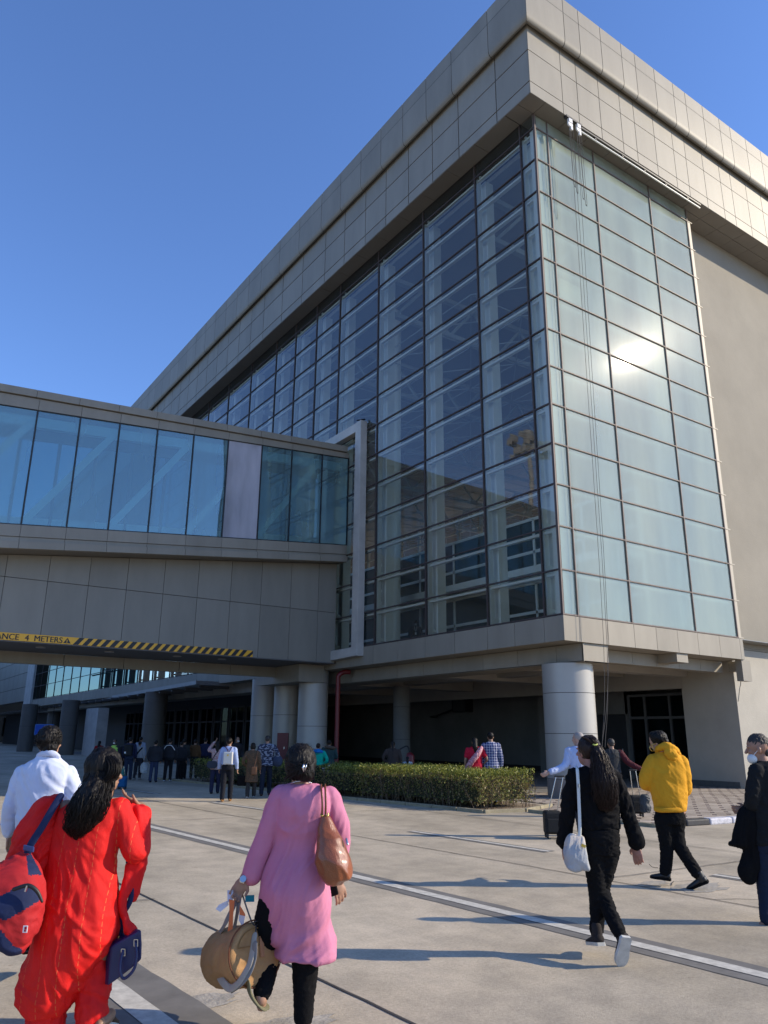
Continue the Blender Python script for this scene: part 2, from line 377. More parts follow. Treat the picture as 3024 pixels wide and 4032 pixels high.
# edging of the bed and painted kerb stones
ke = MB()
EDGE = [(-6.2, 15), (-5.95, 13), (-5.35, 8), (-4.95, 4), (-4.35, .5), (-4.2, -1.15), (-3.1, -1.32), (-1.5, -.62)]
for (x0, y0), (x1, y1) in zip(EDGE[:-1], EDGE[1:]):
    d = V((x1-x0, y1-y0, 0)); n_ = max(1, round(d.length/.95))
    for q in range(n_): ke.bar(V((x0, y0, .03))+d*(q/n_), V((x0, y0, .03))+d*((q+.97)/n_), .09, .08+.01*random.random())
ke.bar((-3.15, -4.9, .03), (-3.1, -1.45, .03), .09, .07)
so_ = MB(); so_.add([(x, y, .012) for x, y in EDGE]+[(-1.5, 2.8, .012), (-2.5, 15, .012)], [tuple(range(10))])
obj('planting_bed', so_, mat('dry_soil', (.24, .18, .12), .95, var=.4, scale=6, bump=.6, bscale=30), kind='structure')
obj('bed_edging', ke, mat('edging_concrete', (.30, .26, .17), .85, var=.3, scale=5), kind='structure', bevel=.01)
for k in range(12):
    a = V((-3.10, -4.92, 0))+V((1.0, -.115, 0))*(k*.66); b = a+V((1.0, -.115, 0))*.64
    kb = MB(); kb.bar(a+V((0, 0, .055)), b+V((0, 0, .055)), .20, .13)
    dark = k in (0, 1, 4, 5, 8, 9)
    if k == 0: lab = 'black painted kerb stone at the chipped left end of the kerb'
    else: lab = ('black' if dark else 'white')+' painted kerb stone number-free stretch, '+('first','second','third','fourth','fifth','sixth','seventh','eighth','ninth','tenth','eleventh')[k-1]+' to the right of the chipped end stone'
    lab = lab.replace(' number-free stretch', '')
    obj('kerb_stone', kb, mat('kerb_paint', (.035, .035, .037) if dark else (.55, .54, .58), .7, var=.4, scale=9), None, loc=a, bevel=.03, label=lab, cat='kerb stone', group='painted kerb stones')

# ================================================================== TERMINAL BUILDING
T = thing('terminal_building', (20, 40, 0), 'large airport terminal with beige panel roof band and glass corner facade, raised on round columns', 'building')
ROW = [5.02+1.3065*i for i in range(14)]+[22.57]
XR = [0.0, .63, 3.05, 6.30, 8.73]
YL = [0.0, .70, 3.14, 6.36, 9.62, 12.9, 15.15, 17.4, 19.65, 22.9, 26.15, 29.4, 32.6, 35.9, 39.1, 42.4, 45.6, 48.9, 52.1, 55.4, 58.6, 61.9, 65.1, 68.4, 71.6, 74.9]
YEND = 125.0
# fascia joints
JR = [-.75, .88, 1.70]; k = 0
while JR[-1] < 62: JR.append(JR[-1]+(1.22, 1.22, .83)[k % 3]); k += 1
JL = [-.59, 1.05, 3.14, 4.75, 6.36, 8.0, 9.62, 11.4, 13.2, 15.5, 17.72, 19.98]
while JL[-1] < YEND: JL.append(JL[-1]+1.66)
FZ = [22.58, 23.08, 24.44, 25.60]
mb = MB(); panels(mb, (0, -.59, 0), (1, 0, 0), (0, 0, 1), JR, FZ, .04, .014, (0, -1, 0), .0015)
panels(mb, (-.75, 0, 0), (0, 1, 0), (0, 0, 1), JL, FZ, .04, .022, (-1, 0, 0), .0015)
obj('fascia', mb, M['acm'], T)
mb = MB(); mb.box((-.715, -.555, 22.62), (62, YEND, 25.72)); mb.box((-1.01, -.85, 25.72), (61.9, YEND-.1, 27.45))
obj('roof', mb, M['joint'], T)
# parapet with rounded lower edge
def prof_run(mb, j0, u, n, base, prof, gap=.014):
    u = V(u); n = V(n); base = V(base)
    for i in range(len(j0)-1):
        a, b = j0[i]+gap, j0[i+1]-gap
        ring = []
        for s, first in ((a, i == 0), (b, False)):
            ring.append([base+u*(s-(p if first else 0))+n*p+V((0, 0, z)) for p, z in prof])
        m = len(prof); vs = ring[0]+ring[1]
        fs = [(q, q+1, m+q+1, m+q) for q in range(m-1)]
        # returns at both ends give the panels thickness
        for e in (0, 1):
            ins = [p-n*.03 for p in ring[e]]; o = len(vs); vs += ins
            fs += [(e*m+q, e*m+q+1, o+q+1, o+q) for q in range(m-1)]
        mb.add(vs, fs)
P1 = [(0, 25.60), (.05, 25.50), (.12, 25.43), (.19, 25.41), (.25, 25.46), (.29, 25.56), (.30, 25.70), (.30, 26.88)]
P2 = [(.30, 26.90), (.30, 27.56), (.0, 27.58)]
mb = MB()
for P in (P1, P2):
    prof_run(mb, JR, (1, 0, 0), (0, -1, 0), (0, -.59, 0), P)
    prof_run(mb, JL, (0, 1, 0), (-1, 0, 0), (-.75, 0, 0), P)
o = obj('parapet', mb, M['acm'], T, smooth='auto')
# soffit
mb = MB(); SJ = [-.75, 0]+[1.22*i for i in range(1, 50)]
panels(mb, (0, 0, 22.58), (1, 0, 0), (0, 1, 0), SJ, [-.58, .02, .64], .03, .008, (0, 0, -1))
panels(mb, (0, 0, 22.58), (0, 1, 0), (1, 0, 0), [.66]+[.66+1.63*i for i in range(1, 76)], [-.74, -.02], .03, .008, (0, 0, -1))
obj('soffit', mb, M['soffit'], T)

def glazing(name_axis):
    left = name_axis == 'L'
    B = YL if left else XR
    Pt = (lambda s, d, z: V((d, s, z))) if left else (lambda s, d, z: V((s, d, z)))   # s along, d inwards
    for i in range(len(B)-1):
        a, b = B[i], B[i+1]; w = MB()
        last = i > 12 and left
        for j in range(len(ROW)-1):
            t1 = random.gauss(0, .0016); t2 = random.gauss(0, .0016); n = 3
            # slightly bowed pane
            vs = []; fs = []
            bow = random.gauss(0, .0016)
            for q in range(n+1):
                for r in range(n+1):
                    s = a+.02+(b-a-.04)*q/n; z = ROW[j]+.02+(ROW[j+1]-ROW[j]-.04)*r/n
                    d = t1*(q/n-.5)*(b-a)+t2*(r/n-.5)*1.3+bow*(1-(2*q/n-1)**2)*(1-(2*r/n-1)**2)
                    vs.append(Pt(s, .012+d, z))
            for q in range(n):
                for r in range(n):
                    k = q*(n+1)+r; f = (k, k+1, k+n+2, k+n+1); fs.append(f if left else f[::-1])
            w.add(vs, fs)
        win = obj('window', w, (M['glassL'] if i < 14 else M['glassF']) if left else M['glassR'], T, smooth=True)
        fr = MB()
        fr.box(Pt(a-.02, -.03, ROW[0]-.03), Pt(a+.02, .06, 22.56))
        if i == len(B)-2: fr.box(Pt(b-.02, -.03, ROW[0]-.03), Pt(b+.02, .06, 22.56))
        for z in ROW[:-1]: fr.box(Pt(a+.02, -.026, z-.019), Pt(b-.02, .055, z+.019))
        obj('window_frame', fr, M['frame'] if left else M['frameR'], win)
        # white steel behind the glass: fin, box column and the rails of this bay, joined
        if i < 18:
            st = MB()
            st.box(Pt(a+(-.05 if i else .04), .10, 5.02), Pt(a+(.05 if i else .10), .27, 22.0))
            if i:
                st.box(Pt(a-.15, .42, 5.02), Pt(a+.15, .80, 22.0))
                for z in ROW[:-1]: st.box(Pt(a-.03, .26, z+.15), Pt(a+.03, .43, z+.25))
            for z in ROW[1:-1]: st.box(Pt(a-.02 if i else a+.05, .12, z-.13), Pt(b-.052, .26, z-.05))
            obj('steel_frame', st, M['white'], T)
glazing('L'); glazing('R')
mb = MB(); mb.box((8.76, -.02, 4.28), (8.92, .66, 22.0))
for z in ROW[:-1]: mb.box((8.75, -.035, z-.02), (9.05, .0, z+.015))
obj('edge_trim', mb, mat('cream_trim', (.42, .37, .29), .6), T)
# sill band
JS = [-.05, .63, 1.84, 3.05, 4.13, 5.22, 6.30, 7.52, 8.73, 8.93]
mb = MB(); panels(mb, (0, -.05, 0), (1, 0, 0), (0, 0, 1), JS, [4.26, 4.985], .05, .008, (0, -1, 0), .002)
JY = [-.05]
for i in range(1, len(YL)):
    if YL[i]-YL[i-1] > 2.3 : JY.append((YL[i]+YL[i-1])/2)
    JY.append(YL[i])
panels(mb, (-.05, 0, 0), (0, 1, 0), (0, 0, 1), JY, [4.26, 4.985], .05, .008, (-1, 0, 0), .002)
obj('sill_band', mb, M['acm2'], T)
mb = MB(); mb.box((0.0, 0.0, 4.30), (8.9, 2.9, 4.98)); mb.box((0, 2.9, 4.30), (40, 76, 4.98))
obj('floor_slab', mb, M['ceil'], T)
mb = MB(); mb.box((0.1, 0.1, 4.985), (30, 75, 5.0)); obj('floor', mb, M['floor_in'], T)
# panel under the edge (thin soffit)
mb = MB(); mb.box((.0, -.0, 4.262), (8.9, .9, 4.298)); mb.box((0, .9, 4.262), (1.9, 76, 4.298)); obj('edge_soffit', mb, M['acm2'], T)
# beams
mb = MB(); mb.box((.80, .06, 3.76), (1.82, 76, 4.262), 1)
bj = [0.0, 1.05]+[1.05+1.62*i for i in range(1, 44)]
panels(mb, (.77, 0, 0), (0, 1, 0), (0, 0, 1), bj, [3.73, 4.258], .03, .007, (-1, 0, 0)); panels(mb, (.77, .03, 0), (1, 0, 0), (0, 0, 1), [0, 1.10], [3.73, 4.258], .03, .0, (0, -1, 0))
mb.box((.77, .03, 3.73), (1.87, 76, 3.757))
obj('edge_beam', mb, [M['acm2'], M['joint']], T)
mb = MB(); panels(mb, (0, .75, 0), (1, 0, 0), (0, 0, 1), [1.9, 2.6, 3.9, 5.1, 6.3, 7.5, 8.8], [3.86, 4.258], .4, .007, (0, -1, 0)); obj('cross_beam', mb, M['acm2'], T)
mb = MB(); mb.box((5.17, .02, 3.98), (5.75, .74, 4.258)); obj('beam_end', mb, M['acm2'], T)
mb = MB()
mb.box((1.9, 2.5, 3.85), (9.3, 3.1, 4.30)); mb.box((1.9, 8.2, 3.8), (9.3, 9.0, 4.30)); mb.box((1.9, 14.6, 3.8), (9.3, 15.4, 4.30)); mb.box((1.9, 21, 3.8), (9.3, 21.8, 4.3)); mb.box((5.0, 3.1, 3.92), (5.7, 21, 4.3))
mb.box((1.85, 5.4, 3.99), (9.3, 5.8, 4.3))
obj('ceiling_beam', mb, M['ceil'], T)
# legs and brackets at the right end
mb = MB(); mb.box((8.78, .0, 3.55), (9.3, .24, 4.262)); mb.box((9.0, .24, 3.9), (9.32, .64, 4.25)); obj('return_leg', mb, M['acm2'], T)
# solid right wall and its end pier
mb = MB(); mb.box((9.3, .65, 4.75), (62, 1.2, 22.6)); mb.box((8.9, .66, 4.30), (9.3, 1.0, 22.6))
obj('side_wall', mb, M['render'], T)
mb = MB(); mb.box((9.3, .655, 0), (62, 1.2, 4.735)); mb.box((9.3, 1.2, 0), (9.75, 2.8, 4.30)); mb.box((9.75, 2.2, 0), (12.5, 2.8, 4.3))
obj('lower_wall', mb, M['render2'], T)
mb = MB(); mb.box((9.27, .9, 0), (9.3, 2.8, .22)); obj('plinth', mb, mat('stone_plinth', (.10, .105, .10), .6, var=.2, scale=6), T)
mb = MB(); mb.box((9.35, 2.8, 3.45), (9.7, 60, 4.30)); obj('lintel', mb, M['ceil'], T)
mb = MB(); mb.box((12.5, 2.2, 0), (12.9, 60, 4.3)); obj('back_wall', mb, M['greywall'], T)
mb = MB(); mb.box((12.44, 2.8, .0), (12.5, 60, .28)); obj('skirting', mb, M['dark'], T)
dm = mat('dark_door', (.035, .035, .037), .4)
mb = MB(); mb.box((11.1, 6.9, 0), (11.25, 8.4, 2.6)); dr = obj('door', mb, dm, T)
mb = MB(); mb.tube([(11.05, 7.1, 1.0), (11.03, 7.1, 1.2)], .02); obj('handle', mb, M['chrome'], dr)
mb = MB(); mb.box((11.05, 2.82, .05), (11.1, 6.6, 3.3)); wd = obj('window', mb, M['glassF'], T)
mb = MB()
for y in (2.85, 3.4, 4.6, 5.8, 6.6): mb.box((10.98, y-.05, 0), (11.12, y+.05, 3.4))
for z in (.1, 2.45, 3.35): mb.box((10.99, 2.85, z-.05), (11.11, 6.6, z+.05))
obj('window_frame', mb, mat('grey_aluminium', (.12, .12, .12), .5), wd)
mb = MB(); mb.box((11.12, 6.6, 0), (11.3, 6.9, 4.3)); mb.box((11.12, 6.6, 2.62), (11.3, 12, 4.3)); mb.box((11.12, 8.4, 0), (11.3, 12, 2.62)); obj('inner_wall', mb, M['greywall'], T)
# round columns
def column(cx, cy, r, top, parent, joints, band=True, mt=None):
    z = 0; js = [0]+joints+[top]
    c = MB()
    for a, b in zip(js[:-1], js[1:]): c.cyl((cx, cy, a+.008), (cx, cy, b-.008), r, 64)
    o = obj('column', c, mt or M['colm'], parent, smooth='auto')
    if band:
        c = MB(); c.cyl((cx, cy, 0), (cx, cy, top), r-.012, 48); obj('column_core', c, M['joint'], o)
    return o
cdirty = mat('stained_cladding', (.30, .27, .24), .5, metal=.2, var=.3, scale=3, stretch=(1, 1, .2))
column(1.15, 1.0, .745, 3.73, T, [.52, 1.75, 2.88])
c = MB(); c.cyl((1.15, 1.0, 0.002), (1.15, 1.0, .51), .749, 64); obj('column_base', c, cdirty, T, smooth='auto')
column(-.2, 13.9, .62, 4.48, T, [1.1, 2.0, 3.75])
column(0.0, 16.7, .56, 4.2, T, [1.1, 2.5])
column(0.15, 19.3, .60, 4.2, T, [1.1, 2.5])
column(4.4, 13.9, .38, 3.8, T, [1.5, 2.9], mt=M['greywall'])
# interior hall
mb = MB()
for q in range(24): mb.box((30, 1.6+q*3.2-.1, 5), (30.3, 1.6+q*3.2+.1, 22.4))
for z in (7.6, 10.2, 12.8, 15.5, 18.1, 20.7): mb.box((30.05, 1.6, z-.06), (30.2, 75, z+.06))
obj('rear_frame', mb, M['truss'], T)
mb = MB(); mb.box((30.35, 1, 5), (30.6, 75, 15)); obj('rear_wall', mb, mat('rear_wall_paint', (.34, .35, .34), .8), T)
mb = MB(); mb.box((9.0, 1.25, 5), (30, 1.6, 22.5)); obj('hall_wall', mb, mat('hall_wall_paint', (.26, .27, .27), .8), T)
mb = MB(); mb.box((.85, .85, 22.3), (30, 75, 22.5)); obj('hall_ceiling', mb, mat('hall_ceiling_paint', (.35, .35, .35), .8), T)
c = MB(); c.cyl((1.5, 1.5, 5), (1.5, 1.5, 22.2), .38, 48)
obj('hall_column', c, M['white'], T, smooth='auto')
for y in (13.0, 26.2, 39): 
    c = MB(); c.cyl((3.2, y, 5), (3.2, y, 22.2), .38, 32); obj('hall_column', c, M['white'], T, smooth='auto')
for k in range(6):
    y = 3.1+6.5*k; tr = MB()
    for z in (19.6, 21.4): tr.bar((.8, y, z), (29, y, z), .22, .22)
    n = 9
    for q in range(n):
        x0 = .9+q*3.1; tr.bar((x0, y, 19.6), (x0+1.55, y, 21.4), .12, .12); tr.bar((x0+1.55, y, 21.4), (x0+3.1, y, 19.6), .12, .12)
    obj('roof_truss', tr, M['truss'], T)
tr = MB()
for k in range(12):
    for q in range(9):
        x = 1.5+q*2.8; y = 5.2+k*3.25
        for dx, dy in ((2.8, 0), (0, 3.25), (2.8, 3.25), (2.8, -3.25)): tr.bar((x, y, 18.6), (x+dx, y+dy, 18.6), .035, .035)
        tr.bar((x, y, 18.6), (x+1.4, y+1.6, 19.6), .03, .03)
obj('space_frame', tr, M['truss'], T)
# glazed gallery inside (white frames over dark glass)
mb = MB()
for z in (5.05, 6.5, 7.7, 9.0, 10.4): mb.box((6.0, 1.6, z-.06), (6.15, 44, z+.06))
for q in range(17): mb.box((6.0, 1.6+q*2.6-.05, 5), (6.16, 1.6+q*2.6+.05, 10.4))
mb.box((4.6, 1.6, 7.72), (6.2, 44, 8.0))
obj('gallery_frame', mb, M['white'], T)
mb = MB(); mb.box((6.05, 1.6, 5), (6.1, 44, 10.4)); obj('gallery_glass', mb, mat('dark_glass', (.02, .035, .035), .08), T)
# far stretch of the facade, seen below the walkway
mb = MB(); mb.box((-.25, 74.9, 4.6), (.3, 78.6, 15)); obj('facade_pier', mb, M['concrete_white'], T)
mb = MB(); panels(mb, (-.02, 0, 0), (0, 1, 0), (0, 0, 1), [78.6+3.2*i for i in range(15)], [5.0, 6.6, 8.2, 9.8, 15], .1, .03, (-1, 0, 0)); mb.box((.02, 78.6, 5), (.4, YEND, 22.6), 1)
obj('panel_wall', mb, [M['acm'], M['joint']], T)
# canopy and ground-floor front below it
cn = thing('entrance_canopy', (4, 40, 0), 'long low entrance canopy with thin pale edge in the shade behind the walkway', 'canopy')
mb = MB(); mb.add([(-1.33, 24.5, 4.16), (20, 24.5, 4.16), (20, 118, 4.16), (4.6, 118, 4.16), (-1.33, 24.5, 4.36), (20, 24.5, 4.36), (20, 118, 4.36), (4.6, 118, 4.36)],
    [(3, 2, 1, 0), (4, 5, 6, 7), (0, 1, 5, 4), (1, 2, 6, 5), (2, 3, 7, 6), (3, 0, 4, 7)]); obj('canopy_roof', mb, mat('canopy_metal', (.33, .33, .32), .5, var=.1), cn)
mb = MB()
for q in range(40): mb.box((-.9+q*.35*.15, 25+q*2.3, 4.02), (14, 25.18+q*2.3, 4.16))
obj('canopy_rib', mb, mat('canopy_rib_paint', (.12, .12, .12), .6), cn)
gw = thing('arrivals_hall_front', (4, 40, 0), 'dark glazed ground-floor front under the low canopy', 'building')
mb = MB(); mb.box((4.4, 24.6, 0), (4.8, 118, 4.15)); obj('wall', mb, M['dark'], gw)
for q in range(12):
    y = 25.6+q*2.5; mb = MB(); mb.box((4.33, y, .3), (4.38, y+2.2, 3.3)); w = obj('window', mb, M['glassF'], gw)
    mb = MB()
    for yy in (y, y+1.1, y+2.2): mb.box((4.28, yy-.04, .2), (4.42, yy+.04, 3.4))
    for zz in (2.45, 3.35): mb.box((4.29, y, zz-.04), (4.41, y+2.2, zz+.04))
    obj('window_frame', mb, mat('grey_aluminium2', (.07, .07, .07), .6), w)
mb = MB(); mb.box((-.6, 46, 0), (.2, 46.4, 3.5)); mb.box((-.6, 46.4, 0), (-.2, 49.5, 3.5)); obj('pier', mb, M['concrete_white'], gw)
farcol = mat('column_painted_shade', (.13, .12, .105), .6, var=.1)  # far columns: the deep shade there is put into this darker colour
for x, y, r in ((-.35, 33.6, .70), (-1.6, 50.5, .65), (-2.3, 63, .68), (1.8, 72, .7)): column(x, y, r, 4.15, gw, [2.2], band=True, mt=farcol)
# ================================================================== WALKWAY BRIDGE
W = thing('walkway_bridge', (-12, 12, 0), 'covered walkway bridge with blue glazed ramp above beige panels edged by yellow warning tape', 'walkway')
yf = lambda x: 11.8+.0414*x
zt = lambda x: 13.81+.081*x
zg = lambda x: 13.29+.094*x
zb = lambda x: 9.38+.1016*x
zl = lambda x: 8.64+.107*x
RX = [0.0, -1.35, -2.83, -4.22, -5.7, -7.12, -8.53, -9.92, -11.28, -12.67]
while RX[-1] > -32: RX.append(RX[-1]-1.4)
def hexa(mb, x0, x1, z0, z1, o0, o1, mi=None, g=.006):      # z0,z1 functions; o0,o1 offsets from the front plane (towards +y)
    if x1 < x0: x0, x1 = x1, x0
    x0 += g; x1 -= g
    vs = []
    for zf in (z0, z1):
        for x, o in ((x0, o0), (x1, o0), (x1, o1), (x0, o1)): vs.append((x, yf(x)+o, zf(x)))
    mb.add(vs, [(3, 2, 1, 0), (4, 5, 6, 7), (0, 1, 5, 4), (1, 2, 6, 5), (2, 3, 7, 6), (3, 0, 4, 7)], mi)
cop = MB(); tr1 = MB(); tr2 = MB(); tr3 = MB(); core = MB()
for i in range(len(RX)-1):
    a, b = RX[i], RX[i+1]; sh = -.12
    hexa(cop, a+sh, b+sh, lambda x: zt(x)-.26, zt, -.10, 3.4)
    hexa(tr1, a, b, lambda x: zg(x)+.01, lambda x: zt(x)-.29, -.02, .1)
    hexa(tr2, a, b, lambda x: zb(x)-.40, lambda x: zb(x)-.02, -.03, .1)
    hexa(tr3, a, b, lambda x: zl(x), lambda x: zl(x)+.24, -.10, .1)
    hexa(tr3, a, b, lambda x: zl(x)+.255, lambda x: zb(x)-.42, .0, .1)
hexa(core, 0, RX[-1], lambda x: zl(x)+.02, lambda x: zb(x)-.03, .03, 3.3, g=0)
hexa(core, 0, RX[-1], lambda x: zg(x)+.03, lambda x: zt(x)-.27, .03, 3.3, g=0)
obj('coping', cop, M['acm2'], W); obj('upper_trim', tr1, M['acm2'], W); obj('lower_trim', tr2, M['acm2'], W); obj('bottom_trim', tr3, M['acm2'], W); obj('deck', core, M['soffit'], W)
for i in range(len(RX)-1):
    a, b = RX[i], RX[i+1]; w = MB(); t1 = random.gauss(0, .002); t2 = random.gauss(0, .0015); n = 6; vs = []; fs = []
    ph = random.random()*6; am = .0025
    for q in range(n+1):
        for r in range(n+1):
            x = a-.02+(b-a+.04)*q/n; z0 = zb(x); z1 = zg(x); z = z0+(z1-z0)*r/n
            d = t1*(q/n-.5)+t2*(r/n-.5)*4+am*math.sin(ph+r*1.3)*math.sin(q*math.pi/n)
            vs.append((x, yf(x)+.03+d, z))
    for q in range(n):
        for r in range(n):
            k = q*(n+1)+r; fs.append((k, k+1, k+n+2, k+n+1))
    w.add(vs, fs)
    milky = i == 3
    win = obj('window', w, M['filmpane'] if milky else M['glassB'], W, smooth=True, **({'label': 'window pane covered with whitish film'} if milky else {}))
    fr = MB(); hexa(fr, a-.025, a+.025, lambda x: zb(x)-.02, lambda x: zg(x)+.02, .0, .08, g=0)
    hexa(fr, a-.03, b+.03, lambda x: zg(x)-.02, lambda x: zg(x)+.012, .0, .08, g=0)
    hexa(fr, a-.03, b+.03, lambda x: zb(x)-.022, lambda x: zb(x)+.02, .0, .08, g=0)
    obj('window_frame', fr, M['black'], win)
st = MB()
for k in range(1, len(RX)-3, 2):
    b, a = RX[k], RX[k+2]
    st.bar((a, yf(a)+.32, zb(a)+.05), (b, yf(b)+.32, zg(b)-.25), .12, .24)
obj('diagonal_brace', st, M['white'], W)
st = MB(); hexa(st, 0, RX[-1], lambda x: zg(x)-.5, lambda x: zg(x)-.14, .3, .5, g=0); obj('top_chord', st, M['white'], W)
st = MB()
for x in RX[::1]: hexa(st, x-.05, x+.05, lambda x: zb(x), zg, 3.05, 3.2, g=0)
obj('rear_mullion', st, M['frame'], W)
bw = MB(); hexa(bw, 0, RX[-1], lambda x: zb(x), lambda x: zb(x)+1.0, 3.1, 3.16, g=0); obj('rear_parapet', bw, M['white'], W)
bw = MB(); hexa(bw, -.2, RX[-1], lambda x: zb(x)+1.0, zg, 3.12, 3.13, g=0); obj('rear_glass', bw, M['glassF'], W)
# panelled side below
CJ = [-.15, -1.02, -2.30, -3.61, -4.89, -6.21, -7.51, -8.84, -10.14, -11.46, -12.78]
while CJ[-1] > -32: CJ.append(CJ[-1]-1.31)
CJ = CJ[::-1]
mb = MB()
for i in range(len(CJ)-1):
    for z0, z1 in ((lambda x: 4.50, lambda x: 6.53), (lambda x: 6.55, lambda x: zl(x)-.0)):
        a, b = CJ[i]+.008, CJ[i+1]-.008
        mb.add([(a, 12.30, z0(a)), (b, 12.30, z0(b)), (b, 12.30, z1(b)), (a, 12.30, z1(a)), (a, 12.35, z0(a)), (b, 12.35, z0(b)), (b, 12.35, z1(b)), (a, 12.35, z1(a))],
               [(0, 1, 2, 3), (7, 6, 5, 4), (0, 4, 5, 1), (3, 2, 6, 7), (1, 5, 6, 2), (0, 3, 7, 4)])
obj('side_panel', mb, M['acm'], W)
mb = MB(); mb.add([(-32, 12.36, 4.53), (-.2, 12.36, 4.53), (-.2, 12.36, 8.6), (-32, 12.36, zl(-32)), (-32, 15.4, 4.53), (-.2, 15.4, 4.53), (-.2, 15.4, 8.6), (-32, 15.4, zl(-32))], [(0, 1, 2, 3), (7, 6, 5, 4), (0, 4, 5, 1), (3, 2, 6, 7), (1, 5, 6, 2), (0, 3, 7, 4)])
obj('side_core', mb, M['joint'], W)
mb = MB(); mb.box((-32, 12.30, 4.46), (-.15, 15.5, 4.498)); obj('underside', mb, mat('underside_paint', (.13, .125, .12), .7), W)
mb = MB(); panels(mb, (0, 15.3, 0), (1, 0, 0), (0, 0, 1), [-32+2.2*i for i in range(15)], [4.02, 4.45], .25, .01, (0, -1, 0)); obj('rear_downstand', mb, M['acm2'], W)
mb = MB(); mb.box((-1.3, 13.2, 3.75), (-.1, 17.2, 4.45)); obj('cap_beam', mb, M['acm2'], W)
mb = MB()
for x in (-11.2, -4.6, -6.4, -8.9): mb.cyl((x, 13.4, 4.43), (x, 13.4, 4.462), .16, 20)
obj('downlight', mb, mat('downlight_rim', (.3, .3, .3), .5), W)
# tape sign
tp = MB(); tp.box((-20, 12.272, 4.50), (-3.83, 12.292, 4.74)); tape = obj('warning_tape', tp, M['yellow'], W)
st = MB(); x = -10.42; TXR = -10.76
while x < -3.95:
    x1 = min(x+.17, -3.83)
    st.add([(x-.0, 12.268, 4.502), (x+.17, 12.268, 4.502), (x+.36, 12.268, 4.738), (x+.19, 12.268, 4.738)] if x+.36 < -3.83 else [(x, 12.268, 4.502), (min(x+.17, -3.83), 12.268, 4.502), (-3.83, 12.268, 4.62), (-3.83, 12.268, 4.738)], [(0, 1, 2, 3)])
    x += .30
obj('hazard_stripe', st, M['black'], tape)
def text_obj(s, size, loc, rot, mt, parent, name='lettering', bold=.006, ext=.002, align='LEFT', sx=1.0):
    c = bpy.data.curves.new(name, 'FONT'); c.body = s; c.size = size; c.extrude = ext; c.offset = bold; c.align_x = align
    o = bpy.data.objects.new(name, c); col.objects.link(o); dg = bpy.context.evaluated_depsgraph_get(); dg.update()
    me = bpy.data.meshes.new_from_object(o.evaluated_get(dg)); bpy.data.objects.remove(o); bpy.data.curves.remove(c)
    Mx = Matrix.Translation(V(loc)-OFF[parent.name]) @ rot.to_4x4() @ Matrix.Diagonal((sx, 1, 1, 1)); me.transform(Mx); me.materials.clear(); me.materials.append(mt)
    q = bpy.data.objects.new(name, me); col.objects.link(q); q.parent = parent; OFF[q.name] = OFF[parent.name]; return q
rot_y = Matrix(((1, 0, 0), (0, 0, -1), (0, 1, 0)))      # text standing upright, reading along +x, facing -y
for tx, tr_ in (('CLEARANCE', -12.10), ('4', -11.80), ('METERS', -10.76)):
    for dx, dy in ((0, 12.266), (.009, 12.264)): text_obj(tx, .262, (tr_+dx, dy, 4.527), rot_y, M['black'], tape, align='RIGHT', bold=.0, sx=.99)
st = MB(); st.add([(-10.73, 12.266, 4.53), (-10.49, 12.266, 4.53), (-10.61, 12.266, 4.71)], [(0, 1, 2)]); obj('warning_triangle', st, M['black'], tape)
text_obj('!', .13, (-10.635, 12.262, 4.55), rot_y, M['yellow'], tape)
# white frame round the end of the ramp
Fm = thing('concrete_frame', (-.2, 10.5, 0), 'tall white painted concrete frame around the building end of the glazed ramp', 'concrete frame')
mb = MB(); mb.box((-.36, 10.30, 4.62), (-.04, 10.74, 14.52)); obj('post', mb, M['concrete_white'], Fm, bevel=.015)
mb = MB(); mb.box((-.355, 10.745, 14.1), (-.045, 15.6, 14.51)); obj('top_beam', mb, M['concrete_white'], Fm, bevel=.015)
mb = MB(); mb.add([(-.355, 10.745, 4.62), (-.045, 10.745, 4.62), (-.045, 13.3, 4.55), (-.355, 13.3, 4.55), (-.355, 10.745, 4.98), (-.045, 10.745, 4.98), (-.045, 12.9, 4.95), (-.355, 12.9, 4.95)], [(3, 2, 1, 0), (4, 5, 6, 7), (0, 1, 5, 4), (1, 2, 6, 5), (2, 3, 7, 6), (3, 0, 4, 7)])
obj('bottom_beam', mb, M['concrete_white'], Fm, bevel=.01)

# added unseen building on the left: shuts out sky light, the facade mirrors it
pb = thing('sky_block_building', (-48, 60, 0), 'added grey building left of the view, shutting out sky light, mirrored low in the facade', 'building')
mb = MB(); mb.box((-60, 16, 0), (-36, 125, 13)); obj('wall', mb, mat('grey_cladding', (.12, .12, .115), .7, var=.2, scale=.3), pb)
for k in range(12): mb = MB(); mb.box((-35.98, 18+k*8, 5.5), (-35.9, 24.5+k*8, 9.5)); obj('window', mb, M['glassF'], pb)
mb = MB(); mb.box((-61, 15.4, 13), (-35.4, 126, 14)); obj('roof', mb, M['acm2'], pb)
eb = thing('end_building', (-18, 134, 0), 'dark building closing the far end of the road in the shade', 'building')
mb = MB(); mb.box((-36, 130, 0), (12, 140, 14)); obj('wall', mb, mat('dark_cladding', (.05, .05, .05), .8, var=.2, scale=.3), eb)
for k in range(9): mb = MB(); mb.box((-34+k*5, 129.9, 1), (-30.5+k*5, 129.98, 4)); obj('window', mb, M['glassF'], eb)
